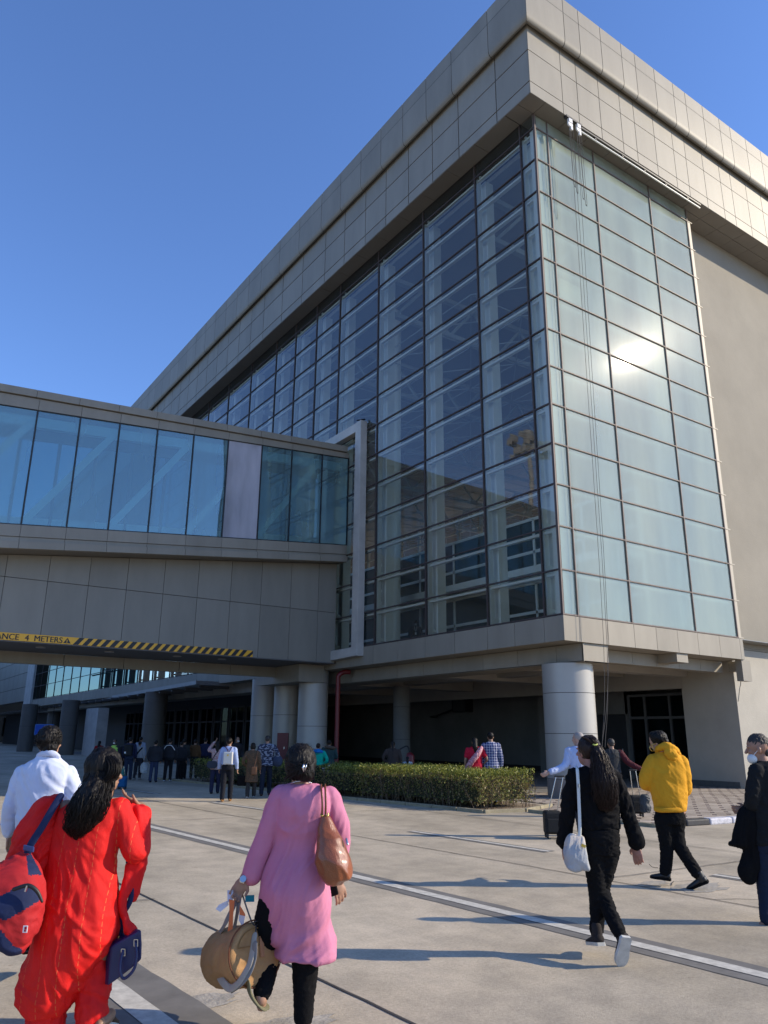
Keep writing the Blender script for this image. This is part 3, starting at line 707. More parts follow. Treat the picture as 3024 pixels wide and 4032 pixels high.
# mast standing off to the left of the view; the shaded facade mirrors it
hm = thing('floodlight_mast', (-33.5, 33.5, 0), 'tall pale floodlight mast with a crowded lamp ring, seen mirrored in the shaded facade', 'mast')
mb = MB(); mb.cyl((-33.5, 33.5, 0), (-33.5, 33.5, 28), .35, 16, r2=.18); obj('pole', mb, M['concrete_white'], hm, smooth='auto')
mb = MB()
for k in range(26):
    t = k*.71; rr = 1.1+.7*((k*7) % 5)/4; mb.obox((-33.5+rr*math.cos(t), 33.5+rr*math.sin(t), 28+.35*((k*3) % 6)), (.28, 0, 0), (0, .2, .1), (0, -.05, .25))
mb.cyl((-33.5, 33.5, 27.8), (-33.5, 33.5, 30), .5, 12)
obj('lamp_ring', mb, M['concrete_white'], hm)
# ================================================================== PEOPLE
K768 = 1024/4032.
FH = V((CF.x, CF.y, 0)).normalized(); RH = V((FH.y, -FH.x, 0)); UP = V((0, 0, 1)); CAM = V((CX, CY, CH))
class View:
    """turns a point of the photograph (in an enlarged crop) into a place at a given depth along the walking direction"""
    def __init__(s, ox, oy, sc, depth): s.ox, s.oy, s.sc, s.d = ox, oy, sc, depth
    def __call__(s, x, y, off=0.0):
        px = (s.ox+x/s.sc)*K768; py = (s.oy+y/s.sc)*K768
        v = CF*FPX+CR*(px-384)-CU*(py-512); t = (s.d+off)/v.dot(FH)
        return CAM+v*t
    def rings(s, rows, n=28, p=2.3, turn=0.0):
        out = []
        for row in rows:
            xl, xr, y, hd = row[:4]; off = row[4] if len(row) > 4 else 0
            a = s(xl, y, off); b = s(xr, y, off); c = (a+b)/2; ax = (b-a)/2; r = []
            for i in range(n):
                t = 2*math.pi*i/n; ct, st_ = math.cos(t), math.sin(t)
                r.append(c+ax*math.copysign(abs(ct)**(2/p), ct)+FH*(hd*math.copysign(abs(st_)**(2/p), st_)+turn*ax.length*math.copysign(abs(ct)**(2/p), ct)))
            out.append(r)
        # resample smoothly
        res = []
        for k in range(len(out)-1):
            p0 = out[max(k-1, 0)]; p1 = out[k]; p2 = out[k+1]; p3 = out[min(k+2, len(out)-1)]
            for q in range(4):
                t = q/4
                res.append([.5*((2*p1[i])+(-p0[i]+p2[i])*t+(2*p0[i]-5*p1[i]+4*p2[i]-p3[i])*t*t+(-p0[i]+3*p1[i]-3*p2[i]+p3[i])*t**3) for i in range(n)])
        res.append(out[-1]); return res
def cap_loft(mb, rings):
    # rings from top to bottom: orientation handled by fuse
    mb.loft(rings[::-1])

def folds(seed, amp=.006, vert=1.0, freq=9.0, zlow=None, zhigh=None, diag=0.0, pleat=0.0, pf=30.0):
    """soft cloth creases; stronger towards zlow if given"""
    s = np.array((seed*3.1, seed*1.7, seed*.9)); rh = np.array(RH); fh = np.array(FH)
    def f(co):
        w = 1.0
        if zlow is not None: w = .35+.9*np.clip((zhigh-co[:, 2])/(zhigh-zlow), 0, 1)
        lat = co@rh; dep = co@fh
        q = np.stack((lat*freq+diag*co[:, 2]*freq, dep*freq, co[:, 2]*freq*vert), 1)
        wq = np.stack((pnoise(q*.45+s), pnoise(q*.45+s+7.7), pnoise(q*.45+s+3.3)), 1)*1.6
        a = pnoise(q+wq+s); b = pnoise(q*2.1+wq*2+s)
        d = amp*w*((1-np.abs(a)*3.0)*.9+(1-np.abs(b)*3)*.35)+.0016*pnoise(q*6+wq*3+s)
        if pleat: d = d+pleat*w*np.sin(lat*pf+dep*pf*.6+3*pnoise(co*3+s))
        return d
    return f

SK = {}
def skin(tone):
    if tone not in SK: SK[tone] = mat('skin', tone, .5, spec=.4, var=.12, scale=25)
    return SK[tone]
def cloth(name, c, rough=.85, var=.08, bump=.3, bs=260, **k): return mat(name, c, rough, spec=.25, var=var, scale=6, bump=bump, bscale=bs, **k)
hair_m = mat('black_hair', (.006, .0045, .004), .5, spec=.22, bump=.6, bscale=60, stretch=(1, 1, .12))
hair_b = mat('brown_hair', (.016, .007, .005), .45, spec=.3, bump=.6, bscale=60, stretch=(1, 1, .12))
hair_g = mat('grey_hair', (.30, .27, .25), .6, bump=.5, bscale=70)
hair_dg = mat('dark_grey_hair', (.022, .019, .018), .6, bump=.5, bscale=70)
sole_m = mat('white_rubber_sole', (.55, .54, .50), .7, var=.2, scale=20)
BLK = mat('black_cloth', (.006, .006, .007), .9, spec=.12, bump=.3, bscale=260); BLK2 = mat('black_denim', (.007, .007, .008), .9, spec=.12, bump=.3, bscale=260)

def head_prims(mb, c, fwd, up=UP, s=1.0, ears=True):
    """skull, jaw, nose, brow, lips, eyes sockets and ears of one head; c = centre of skull"""
    c = V(c); f = V(fwd); f = (f-UP*f.z*.0).normalized(); u = (UP-f*UP.dot(f)).normalized(); r = f.cross(u).normalized()
    P = lambda x, y, z: c+(r*x+f*y+u*z)*s
    mb.ell(P(0, -.008, .02), r*.075*s, f*.093*s, u*.095*s, 20)
    mb.ell(P(0, .028, -.055), r*.056*s, f*.058*s, u*.07*s, 16)
    mb.ell(P(0, .062, -.092), r*.024*s, f*.02*s, u*.018*s, 10)
    mb.tube([P(0, .082, .005), P(0, .104, -.032)], [.009*s, .014*s], 8, 1)
    mb.ell(P(0, .085, -.062), r*.022*s, f*.01*s, u*.009*s, 10)
    for k in (-1, 1):
        mb.ell(P(k*.031, .080, .016), r*.017*s, f*.010*s, u*.007*s, 8)
        mb.ell(P(k*.037, .070, -.028), r*.02*s, f*.018*s, u*.018*s, 8)
        if ears: mb.ell(P(k*.077, -.005, -.022), r*.010*s, f*.019*s, u*.032*s, 10)
    return P
def hand(mb, wrist, d, side, s=1.0, curl=.5, thumb=1):
    """palm, four fingers of unequal length and a thumb; d = direction of the hand, side = across the knuckles towards the thumb"""
    w = V(wrist); d = V(d).normalized(); t = (V(side)-d*V(side).dot(d)).normalized(); n = d.cross(t)
    mb.tube([w-d*.03*s, w+d*.01*s], [.026*s, .027*s], 12, 1)
    mb.ell(w+d*.05*s, d*.052*s, t*.040*s, n*.017*s, 14)
    for k, L in enumerate((.072, .080, .075, .058)):
        b = w+d*.088*s+t*(.033-.0225*k)*s; l = L*s
        c1 = curl*(.9+.12*k); d1 = (d*math.cos(c1*.6)+n*math.sin(c1*.6)); d2 = (d*math.cos(c1*1.6)+n*math.sin(c1*1.6)); d3 = (d*math.cos(c1*2.5)+n*math.sin(c1*2.5))
        p1 = b+d1*l*.45; p2 = p1+d2*l*.32; p3 = p2+d3*l*.23
        mb.tube([b-d*.02*s, b, p1, p2, p3], [.0088*s, .0088*s, .0083*s, .0078*s, .0065*s], 8, 2)
    a = w+d*.025*s+t*.03*s*thumb
    mb.tube([a, a+(d*.6+t*.6*thumb+n*.2).normalized()*.036*s, a+(d*.95+t*.45*thumb+n*.45).normalized()*.062*s], [.013*s, .011*s, .008*s], 8, 2)
def shoe(parent, heel, toe, up, upper, sole, w=.046, hgt=.075, high=0):
    heel = V(heel); toe = V(toe); f = (toe-heel).normalized(); u = (V(up)-f*V(up).dot(f)).normalized(); r = f.cross(u); L = (toe-heel).length
    prof = [(0, .68, .9), (.06, .88, 1.0), (.25, .86, 1.0), (.45, .9, .82), (.65, 1.05, .62), (.82, 1.0, .48), (.94, .75, .36), (1.0, .4, .22)]
    m = MB(); rings = []
    for t, ww, hh in prof:
        c = heel+f*L*t; ring = []
        for i in range(14):
            a = 2*math.pi*i/14; x = math.cos(a)*w*ww; z = (math.sin(a)*.5+.5)*hgt*hh
            ring.append(c+r*x+u*(z+.012))
        rings.append(ring)
    m.loft(rings)
    if high: m.tube([heel+f*.05+u*.05, heel+f*.045+u*(.08+high)], [w*.95, w*.92], 14, 1)
    o = obj('shoe', m, upper, parent, smooth=True)
    m = MB(); rings = []
    for t, ww, hh in prof:
        c = heel+f*(L*t*1.03-.006); rings.append([c+r*math.cos(2*math.pi*i/14)*w*ww*1.06+u*(.024 if math.sin(2*math.pi*i/14) > 0 else 0) for i in range(14)])
    m.loft(rings); obj('sole', m, sole, o, smooth='auto')
    return o
def hair_locks(mb, path, rad, n=90, r0=.006, seed=1, wave=.012, tip=.3):
    """many thin locks following a ponytail"""
    rnd = random.Random(seed)
    for k in range(n):
        a = rnd.random()*6.283; q = math.sqrt(rnd.random()); pts = []; L = len(path); end = L-1-rnd.random()*tip*L*.5
        ph = rnd.random()*6
        for i in range(L):
            if i > end+1: break
            c = V(path[i]); rr = rad[i]*q
            pts.append(c+RH*(math.cos(a)*rr+wave*math.sin(i*1.9+ph))+FH*(math.sin(a)*rr)+UP*wave*.5*math.sin(i*2.3+ph))
        if len(pts) < 3: continue
        R_ = [r0]*(len(pts)-1)+[r0*.25]
        mb.tube(pts, R_, 5, 4, round_caps=False)
def person(loc, label, group=None, body=None, tone=(.30, .17, .105), vox=.009, extra=None):
    b = fuse(body, vox, 3)
    o = obj('person', b, skin(tone), None, loc=loc, smooth=True, label=label, cat='person', group=group)
    return o
def wear(name, mb, m, parent, vox=.01, sm=3, fold=None, **k):
    g = fuse(mb, vox, sm, fold)
    if 'paint' in k:
        fn = k.pop('paint'); vs = g.v; g.m = [fn(sum((V(vs[i]) for i in f), V((0, 0, 0)))/len(f)) for f in g.f]
    return obj(name, g, m, parent, smooth=True, **k)
def limb(mb, pts, r, n=16): mb.tube(pts, r, n, 5)

# ---- red kurta ----------------------------------------------------
A = View(0, 2700, 1.659, 4.95)
b = MB()
P = head_prims(b, A(690, 565, .02), (FH*.75+RH*.65)*1+UP*.0)
limb(b, [A(690, 640), A(665, 740, -.01), A(640, 800)], [.055, .06, .09])
cap_loft(b, A.rings([(430, 770, 790, .08), (370, 780, 900, .1), (335, 735, 1150, .11), (300, 745, 1500, .14), (310, 730, 1650, .14), (320, 700, 1760, .12)]))
limb(b, [A(430, 800), A(200, 1000, .03), A(190, 1250, .2)], [.05, .045, .035]); hand(b, A(190, 1250, .2), FH, RH)
limb(b, [A(770, 810), A(865, 1110, .0), A(915, 800, .16)], [.05, .042, .028]); hand(b, A(922, 790, .16), UP*.55-RH*1.0, FH*-1+UP*.4, 1.0, .25)
limb(b, [A(350, 1700), A(300, 2000), A(300, 2400), A(300, 2520)], [.1, .08, .05, .04])
limb(b, [A(620, 1700), A(610, 1900, .05), A(640, 2140, .0)], [.1, .075, .045])
b.ell(A(690, 2170, .03), RH*.045, FH*.12, UP*.035)
red = person(A(450, 2450), 'woman in a long bright red tunic with gold dashed stripes, dark ponytail, walking away', body=b, vox=.006)
h = MB(); hc = A(672, 545, .0)
h.ell(hc+UP*.012, RH*.108, FH*.112, UP*.122, 20); h.ell(A(640, 610, -.05), RH*.085, FH*.07, UP*.08, 14)
hp = [A(640, 640, -.06), A(610, 720, -.11), A(575, 800, -.12), A(545, 870, -.12), A(515, 930, -.12), A(500, 985, -.12)]
h.tube(hp, [.075, .085, .095, .085, .06, .02], 14)
hm_ = fuse(h, .01, 3, folds(3, .008, .25, 22))
hair_locks(hm_, [A(650, 560, -.07)]+hp, [.05, .09, .105, .115, .10, .075, .035], 700, .0021, 4, .018)
hair_locks(hm_, [A(690, 440, -.04), A(740, 500, -.07), A(735, 570, -.08), A(690, 620, -.08), A(640, 680, -.1)], [.03, .045, .05, .045, .04], 200, .002, 9, .003)
hm_.m = [0]*len(hm_.f); obj('hair', hm_, hair_m, red, smooth=True)
def red_cloth():
    m = cloth('red_crepe', (.72, .012, .010), .62, .10, .35, 320); nt = m.node_tree; N = nt.nodes.new; L = nt.links.new
    bs = nt.nodes['Principled BSDF']; src = bs.inputs['Base Color'].links[0].from_socket
    tc = N('ShaderNodeTexCoord'); mp = N('ShaderNodeVectorMath'); mp.operation = 'DOT_PRODUCT'; mp.inputs[1].default_value = tuple(RH)
    L(tc.outputs['Object'], mp.inputs[0]); sx = N('ShaderNodeSeparateXYZ'); L(tc.outputs['Object'], sx.inputs[0])
    def mth(op, a, bv, c=None):
        x = N('ShaderNodeMath'); x.operation = op
        if isinstance(a, float): x.inputs[0].default_value = a
        else: L(a, x.inputs[0])
        if isinstance(bv, float): x.inputs[1].default_value = bv
        else: L(bv, x.inputs[1])
        return x.outputs[0]
    nz = N('ShaderNodeTexNoise'); nz.inputs['Scale'].default_value = 2.2; L(tc.outputs['Object'], nz.inputs['Vector'])
    lat = mth('ADD', mp.outputs['Value'], mth('MULTIPLY', nz.outputs[0], .04)); lat = mth('ADD', lat, mth('MULTIPLY', sx.outputs['Z'], -.03))
    st1 = mth('LESS_THAN', mth('ABSOLUTE', mth('SUBTRACT', mth('FRACT', mth('MULTIPLY', lat, 10.2), 0.0), .5), 0.0), 0.016)
    st2 = mth('GREATER_THAN', mth('FRACT', mth('MULTIPLY', sx.outputs['Z'], 26.0), 0.0), .35)
    fac = mth('MULTIPLY', mth('MULTIPLY', st1, st2), .75)
    mx = N('ShaderNodeMix'); mx.data_type = 'RGBA'; L(fac, mx.inputs[0]); L(src, mx.inputs[6]); mx.inputs[7].default_value = (.70, .16, .05, 1); L(mx.outputs[2], bs.inputs['Base Color'])
    return m
redm = red_cloth(); redp = cloth('red_plain', (.70, .010, .010), .65, .1, .3, 300)
g = MB()
cap_loft(g, A.rings([(560, 730, 745, .06), (450, 790, 770, .09), (385, 808, 820, .115), (352, 800, 900, .125), (330, 785, 1020, .13), (318, 752, 1150, .13), (300, 762, 1300, .155), (275, 770, 1450, .18), (245, 770, 1600, .19), (215, 720, 1720, .19), (165, 640, 1840, .18), (128, 560, 1960, .17), (135, 480, 2060, .16), (190, 420, 2130, .14)]))
limb(g, [A(775, 810), A(825, 930, -.01), A(868, 1060, -.02), A(905, 1080, .02), A(925, 960, .09), A(935, 840, .14)], [.072, .07, .066, .062, .055, .05])
wear('kurta', g, redm, red, .0085, 2, folds(11, .0085, .55, 8, 0.45, 1.45, diag=.5, pleat=.0016, pf=55))
g = MB(); cap_loft(g, A.rings([(300, 395, 722, .07, -.02), (215, 400, 800, .09, -.02), (140, 385, 900, .1, -.03), (95, 360, 1000, .1, -.03), (55, 340, 1110, .1, -.03), (50, 320, 1200, .1, -.02), (60, 305, 1330, .1, 0), (95, 290, 1480, .09, .02), (140, 262, 1620, .07, .05)]))
wear('dupatta', g, redp, red, .0095, 4, folds(5, .009, .35, 12, diag=-.8, pleat=.004, pf=60))
g = MB(); cap_loft(g, A.rings([(800, 900, 775, .05, .10), (835, 950, 800, .06, .1), (862, 968, 880, .055, .08), (880, 975, 1000, .05, .06), (880, 970, 1100, .05, .05), (870, 945, 1200, .04, .05), (858, 915, 1300, .035, .05), (855, 886, 1415, .02, .05)]))
limb(g, [A(858, 1180, .04), A(830, 1300, .02), A(800, 1400, .0), A(805, 1490, .0), (A(840, 1560, .0)), A(865, 1620, .0)], [.035, .03, .022, .018, .03, .035], 10)
wear('dupatta', g, redp, red, .0085, 3, folds(8, .007, .3, 14, pleat=.003, pf=90))
g = MB(); limb(g, [A(320, 1950), A(305, 2100), A(300, 2300), A(300, 2520)], [.11, .105, .098, .08]); limb(g, [A(620, 1820, .04), A(612, 1960, .03), A(600, 2080, .01), A(598, 2160, .0)], [.11, .095, .088, .085])
wear('trousers', g, redp, red, .01, 3, folds(9, .009, .9, 11))
shoe(red, A(632, 2215, .0), A(745, 2235, .16), UP, cloth('tan_sandal', (.10, .06, .04)), sole_m)
m_ = MB(); m_.ell(A(735, 650, .0), RH*.008, FH*.008, UP*.014, 8); obj('earring', m_, M['gold'], red)
# rucksack-like duffel on her back and navy handbag
navy = cloth('navy_canvas', (.012, .022, .075), .7, .15, .3, 300); redc = cloth('red_canvas', (.42, .018, .022), .7, .12, .3, 300)
def inpoly(p, poly):
    x, y = p; c = False
    for i in range(len(poly)):
        (x1, y1), (x2, y2) = poly[i], poly[i-1]
        if (y1 > y) != (y2 > y) and x < (x2-x1)*(y-y1)/(y2-y1)+x1: c = not c
    return c
def to_crop(vw, p):
    v = V(p)-CAM; d = v.dot(CF); px = 384+FPX*v.dot(CR)/d; py = 512-FPX*v.dot(CU)/d
    return ((px/K768-vw.ox)*vw.sc, (py/K768-vw.oy)*vw.sc)
bagd = thing('duffel_bag', A(120, 1700, -.3), 'red and navy duffel bag slung across the back of the woman in red', 'duffel bag')
g = MB(); cap_loft(g, A.rings([(145, 195, 1085, .03, -.2), (60, 210, 1130, .06, -.22), (-60, 262, 1200, .11, -.24), (-130, 278, 1300, .13, -.26), (-150, 277, 1400, .14, -.27), (-140, 262, 1500, .14, -.27), (-90, 238, 1600, .13, -.27), (10, 180, 1690, .11, -.26), (60, 140, 1748, .06, -.25)]))
pn = [[(165, 1110), (205, 1100), (275, 1235), (190, 1240)], [(-300, 1400), (0, 1375), (130, 1310), (235, 1330), (262, 1400), (150, 1470), (40, 1530), (-300, 1500)], [(-300, 1560), (0, 1590), (90, 1700), (150, 1725), (120, 1800), (-300, 1800)]]
wear('bag_body', g, [redc, navy], bagd, .009, 4, folds(31, .008, .6, 8, diag=.9), paint=lambda c: 1 if any(inpoly(to_crop(A, c), q) for q in pn) else 0)
g = MB(); g.tube([A(395, 722, -.16), A(340, 810, -.2), A(270, 930, -.22), (A(200, 1040, -.22)), A(172, 1120, -.22)], [.022]*5, 10, 5, flat=.25, fdir=-FH); obj('strap', g, navy, bagd, smooth=True)
g = MB(); g.obox(A(188, 1063, -.235), RH*.03+UP*-.006, FH*.008, UP*.014); obj('buckle', g, mat('blue_plastic', (.03, .05, .16), .3), bagd, bevel=.003)
g = MB(); g.tube([A(90, 1330, -.41), A(180, 1305, -.41), A(240, 1340, -.40), A(275, 1410, -.39)], [.010, .011, .011, .007], 8, 5); obj('zip', g, M['black'], bagd, smooth=True)
g = MB(); g.bar(A(178, 1305, -.425), A(165, 1345, -.425), .010, .008); obj('zip_pull', g, M['chrome'], bagd)
g = MB(); g.obox(A(165, 1590, -.405), RH*.012, FH*.002, UP*.017); lb = obj('label_patch', g, M['white_sign'], bagd)
g = MB(); g.obox(A(167, 1583, -.409), RH*.006, FH*.001, UP*.006); g.obox(A(163, 1600, -.409), RH*.005, FH*.001, UP*.005); obj('mark', g, redc, lb)
hb = thing('handbag', A(760, 1900), 'dark navy leather handbag hanging from the right side of the woman in red', 'handbag')
nl = mat('navy_leather', (.008, .014, .075), .34, spec=.5, bump=.2, bscale=200)
def prism(mb, pts, off, d0, d1, vw):   # outline polygon in crop coordinates, pushed from depth d0 to d1, shifted by off
    n = len(pts); a = [vw(x, y, d0) for x, y in pts]; b = [vw(x+off[0], y+off[1], d1) for x, y in pts]
    mb.add(a+b, [tuple(range(n)), tuple(range(2*n-1, n-1, -1))]+[(i, n+i, n+(i+1) % n, (i+1) % n) for i in range(n)])
g = MB(); prism(g, [(722, 1705), (775, 1672), (850, 1632), (925, 1590), (931, 1690), (928, 1790), (860, 1850), (790, 1905), (705, 1965), (712, 1830)], (-95, -30), -.06, .13, A)
obj('bag_body', g, nl, hb, bevel=.012)
g = MB(); g.tube([A(805, 1730, -.07), A(788, 1800, -.09), A(785, 1865, -.1), A(805, 1912, -.1), A(845, 1890, -.1), A(880, 1840, -.09), A(893, 1760, -.08), A(886, 1680, -.07)], .0085, 10, 5); obj('handle', g, nl, hb, smooth=True)
g = MB(); g.tube([A(735, 1650, .1), A(770, 1560, .08), A(810, 1545, .08), A(862, 1610, .08)], .0085, 10, 5); obj('handle', g, nl, hb, smooth=True)
for q in ((805, 1742), (888, 1680)):
    g = MB()
    for dx, dy in ((-12, -22), (12, -22)): g.bar(A(q[0]+dx, q[1]+dy, -.075), A(q[0]+dx, q[1]+22, -.075), .004, .004)
    for dy in (-22, 22): g.bar(A(q[0]-12, q[1]+dy, -.075), A(q[0]+12, q[1]+dy, -.075), .004, .004)
    obj('buckle', g, M['chrome'], hb)
g = MB(); g.tube([A(775, 1640, .0), A(768, 1670, -.0), A(772, 1690, -.0)], .005, 8, 3); obj('zip_pull', g, M['gold'], hb, smooth=True)
g = MB(); g.tube([A(838, 1150, .03), A(855, 1290, .02), A(852, 1400, .02), (A(800, 1500, .02)), A(785, 1600, .03), A(780, 1680, .05)], .016, 8, 5, flat=.25, fdir=-FH); obj('strap', g, navy, hb, smooth=True)

# ---- pink kurta ----------------------------------------------------
B = View(700, 2800, 1.7955, 5.05)
b = MB()
head_prims(b, B(868, 372, .02), FH*1+RH*-.15, s=1.0)
limb(b, [B(870, 440), B(872, 515), B(880, 570, .0)], [.052, .06, .09])
cap_loft(b, B.rings([(760, 1020, 570, .06, .02), (735, 1040, 640, .075, .02), (725, 1000, 920, .065, .03), (670, 1000, 1150, .10, .02), (660, 1010, 1300, .11, .02), (680, 980, 1420, .10, .02)]))
limb(b, [B(740, 610), B(625, 900), B(480, 1165)], [.05, .042, .027]); hand(b, B(468, 1180), (B(415, 1290)-B(468, 1180)), RH-UP*.3, 1.0, 1.0)
limb(b, [B(1075, 620), B(1140, 880, .02), B(1118, 1160, .08)], [.05, .042, .027]); hand(b, B(1118, 1180, .08), (B(1150, 1290)-B(1118, 1180)), -RH-FH*.5, 1.0, .45)
limb(b, [B(900, 1350), B(895, 1700), B(890, 2150), B(888, 2270)], [.1, .07, .04, .04])
limb(b, [B(720, 1350), B(670, 1660, .06), B(595, 1985, -.1), B(590, 2040, -.12)], [.1, .065, .038, .034])
b.ell(B(592, 2045, -.1), RH*.032, FH*.03, UP*.062, 12)
b.ell(B(890, 2290, .05), RH*.04, FH*.12, UP*.03, 12)
pink = person(B(890, 2280), 'woman in a pink knee-length tunic and black leggings, dark hair clipped up, walking away', body=b, vox=.006, tone=(.36, .20, .13))
h = MB(); h.ell(B(868, 358, .0), RH*.098, FH*.105, UP*.115, 20); h.ell(B(900, 425, -.07), RH*.06, FH*.045, UP*.07, 12); h.ell(B(850, 430, -.04), RH*.07, FH*.05, UP*.055, 12)
hm_ = fuse(h, .009, 3, folds(41, .005, .6, 24))
rn = random.Random(3)
for k in range(150):      # brushed-up strands and flyaways
    a = rn.uniform(-1.25, 1.25); z = rn.uniform(-.11, .02); p0 = B(868, 358)+RH*.1*math.sin(a)+UP*z-FH*.1*math.cos(a); p2 = B(895+rn.uniform(-15, 15), 405+rn.uniform(-30, 20), -.115)
    mid = (p0+p2)/2-FH*.02+RH*rn.uniform(-.01, .01); hm_.tube([p0, mid, p2], [.0035, .004, .003], 4, 3, round_caps=False)
for k in range(60):
    a = rn.uniform(-1.5, 1.5); e = rn.uniform(.2, 1.35); d = (RH*math.sin(a)*math.cos(e)-FH*math.cos(a)*math.cos(e)+UP*math.sin(e)); p0 = B(868, 358)+V(d)*.1
    hm_.tube([p0, p0+V(d)*.012+RH*rn.uniform(-.02, .02), p0+V(d)*.02+RH*rn.uniform(-.035, .035)], [.001, .001, .0004], 3, 2, round_caps=False)
hm_.m = [0]*len(hm_.f); obj('hair', hm_, hair_m, pink, smooth=True)
g = MB(); g.tube([B(890, 380, -.125), B(886, 400, -.135), B(890, 425, -.125)], [.006, .008, .005], 8, 3); g.tube([B(908, 378, -.125), B(905, 395, -.135), B(900, 415, -.125)], [.004, .006, .004], 8, 3); obj('hair_clip', g, M['chrome'], pink, smooth=True)
g = MB(); g.tube([B(800, 512, -.05), B(840, 498, -.075), B(890, 496, -.078), B(945, 508, -.055)], .0035, 6, 5); obj('necklace', g, M['chrome'], pink, smooth=True)
pm = cloth('pink_cotton', (.56, .20, .31), .75, .07, .3, 330)
g = MB()
cap_loft(g, B.rings([(790, 960, 512, .06, .01), (740, 1020, 528, .085, .0), (705, 1072, 562, .108, -.01), (700, 1085, 620, .12, -.02), (697, 1080, 700, .125, -.025), (688, 1062, 800, .12, -.01), (682, 1040, 910, .115, .01), (660, 1035, 1000, .125, .015), (612, 1050, 1130, .15, .0), (585, 1066, 1270, .165, -.01), (592, 1085, 1400, .16, .01), (625, 1098, 1530, .15, .02), (668, 1110, 1650, .145, .015), (712, 1114, 1728, .145, .0), (722, 1112, 1738, .14, .0)], turn=-.11))
limb(g, [B(738, 605), B(672, 750), B(617, 905), B(563, 1040), B(525, 1150)], [.075, .068, .060, .056, .056])
limb(g, [B(1068, 615), B(1120, 740, .01), B(1148, 850, .02), B(1150, 960, .05), B(1125, 1080, .07)], [.072, .066, .058, .053, .05])
wear('kurta', g, pm, pink, .0075, 2, folds(23, .013, .5, 6.0, .4, 1.3, diag=-.45, pleat=.0012, pf=70))
g = MB(); cap_loft(g, B.rings([(640, 1010, 1200, .12), (610, 1010, 1300, .13), (640, 1010, 1420, .12), (680, 980, 1500, .1)]))
limb(g, [B(900, 1450), B(898, 1640), B(903, 1740), B(898, 1900), B(892, 2050), B(888, 2165)], [.105, .092, .083, .072, .06, .055])
limb(g, [B(690, 1380), B(640, 1560, .03), B(640, 1700, .06), B(620, 1860, -.02), B(598, 1985, -.1)], [.11, .095, .075, .065, .052])
wear('leggings', g, BLK, pink, .0095, 3, folds(25, .003, 1.6, 18))
sand = cloth('olive_sandal', (.16, .15, .09))
g = MB(); g.tube([B(500, 1932, -.16), B(508, 1985, -.15), B(540, 2045, -.14), B(585, 2090, -.12), B(618, 2088, -.10)], [.034, .038, .036, .036, .028], 12, 5, flat=.28, fdir=(-RH*.8-UP*.5-FH*.3)); obj('sandal', g, sand, pink, smooth=True)
shoe(pink, B(888, 2290, -.06), B(888, 2300, .17), UP, sand, sand, .04, .04)
g = MB(); g.cyl(B(462, 1185, -.055), B(468, 1195, -.015), .019, 24); g.obox(B(455, 1195, -.04), RH*.014-UP*.004, FH*.008, UP*.014); obj('wrist_watch', g, M['chrome'], pink, smooth='auto')
ph_ = MB(); ph_.obox(B(1092, 1262, .04), RH*.03+UP*.01, FH*.012, UP*.035-RH*.01); po_ = thing('pouch', B(1090, 1300, .05), 'small black pouch held low in the right hand of the woman in pink', 'pouch'); obj('pouch_body', ph_, BLK, po_, bevel=.006)
# brown hobo bag
hb = thing('shoulder_bag', B(1120, 1200, -.15), 'brown leather shoulder bag hanging on the back of the woman in pink', 'shoulder bag')
bl = mat('brown_leather', (.26, .075, .025), .30, spec=.5, var=.25, scale=5, bump=.25, bscale=150, coat=.3)
g = MB(); cap_loft(g, B.rings([(1018, 1062, 742, .02, -.15), (1008, 1092, 790, .035, -.155), (992, 1140, 880, .06, -.17), (980, 1190, 980, .08, -.185), (978, 1222, 1070, .09, -.19), (995, 1226, 1140, .09, -.19), (1020, 1208, 1185, .085, -.19), (1055, 1165, 1222, .06, -.19)]))
wear('bag_body', g, bl, hb, .0075, 3, folds(51, .010, .3, 7, diag=.5))
for q in (0, 1):
    g = MB(); g.tube([B(1018+q*26, 745, -.16), B(1022+q*24, 660, -.17), B(1015+q*28, 560, -.14), B(1012+q*28, 525, -.07), B(1014+q*28, 530, .02)], [.010]*5, 8, 5, flat=.5); obj('strap', g, bl, hb, smooth=True)
for q in (1022, 1060):
    g = MB(); g.tube([B(q-12, 730, -.17), B(q-6, 742, -.175), B(q+4, 738, -.17), B(q+2, 722, -.165)], .004, 6, 3); obj('ring', g, M['gold'], hb, smooth=True)
g = MB(); g.tube([B(1192, 905, -.2), B(1200, 940, -.22)], [.007, .007], 8, 1); obj('zip_pull', g, M['chrome'], hb, smooth=True)
# tan duffel
db = thing('duffel_bag', B(430, 1920, .1), 'tan cylindrical canvas duffel bag with striped webbing carried in the left hand of the woman in pink', 'duffel bag')
db['label'] = 'tan canvas duffel bag with striped webbing carried by the woman in pink'
tan = cloth('tan_canvas', (.42, .235, .10), .8, .16, .3, 320); web = cloth('grey_webbing', (.24, .22, .20), .8); webl = cloth('pale_webbing', (.42, .37, .30), .8)
c0 = B(553, 1712, -.08); c1 = B(318, 1745, .25); ax = (c1-c0).normalized()
g = MB(); x = ax.cross(UP).normalized(); y = x.cross(ax); rings = []
for t, r in ((0, .146), (.01, .158), (.03, .165), (.12, .168), (.35, .160), (.65, .165), (.9, .162), (.97, .152), (1, .138)):
    c = c0.lerp(c1, t); rings.append([c+(x*math.cos(2*math.pi*i/36)+y*math.sin(2*math.pi*i/36)*(1.02 if math.sin(2*math.pi*i/36) < 0 else .97))*r for i in range(36)])
g.loft(rings); wear('bag_body', g, tan, db, .009, 3, folds(61, .006, 1, 7))
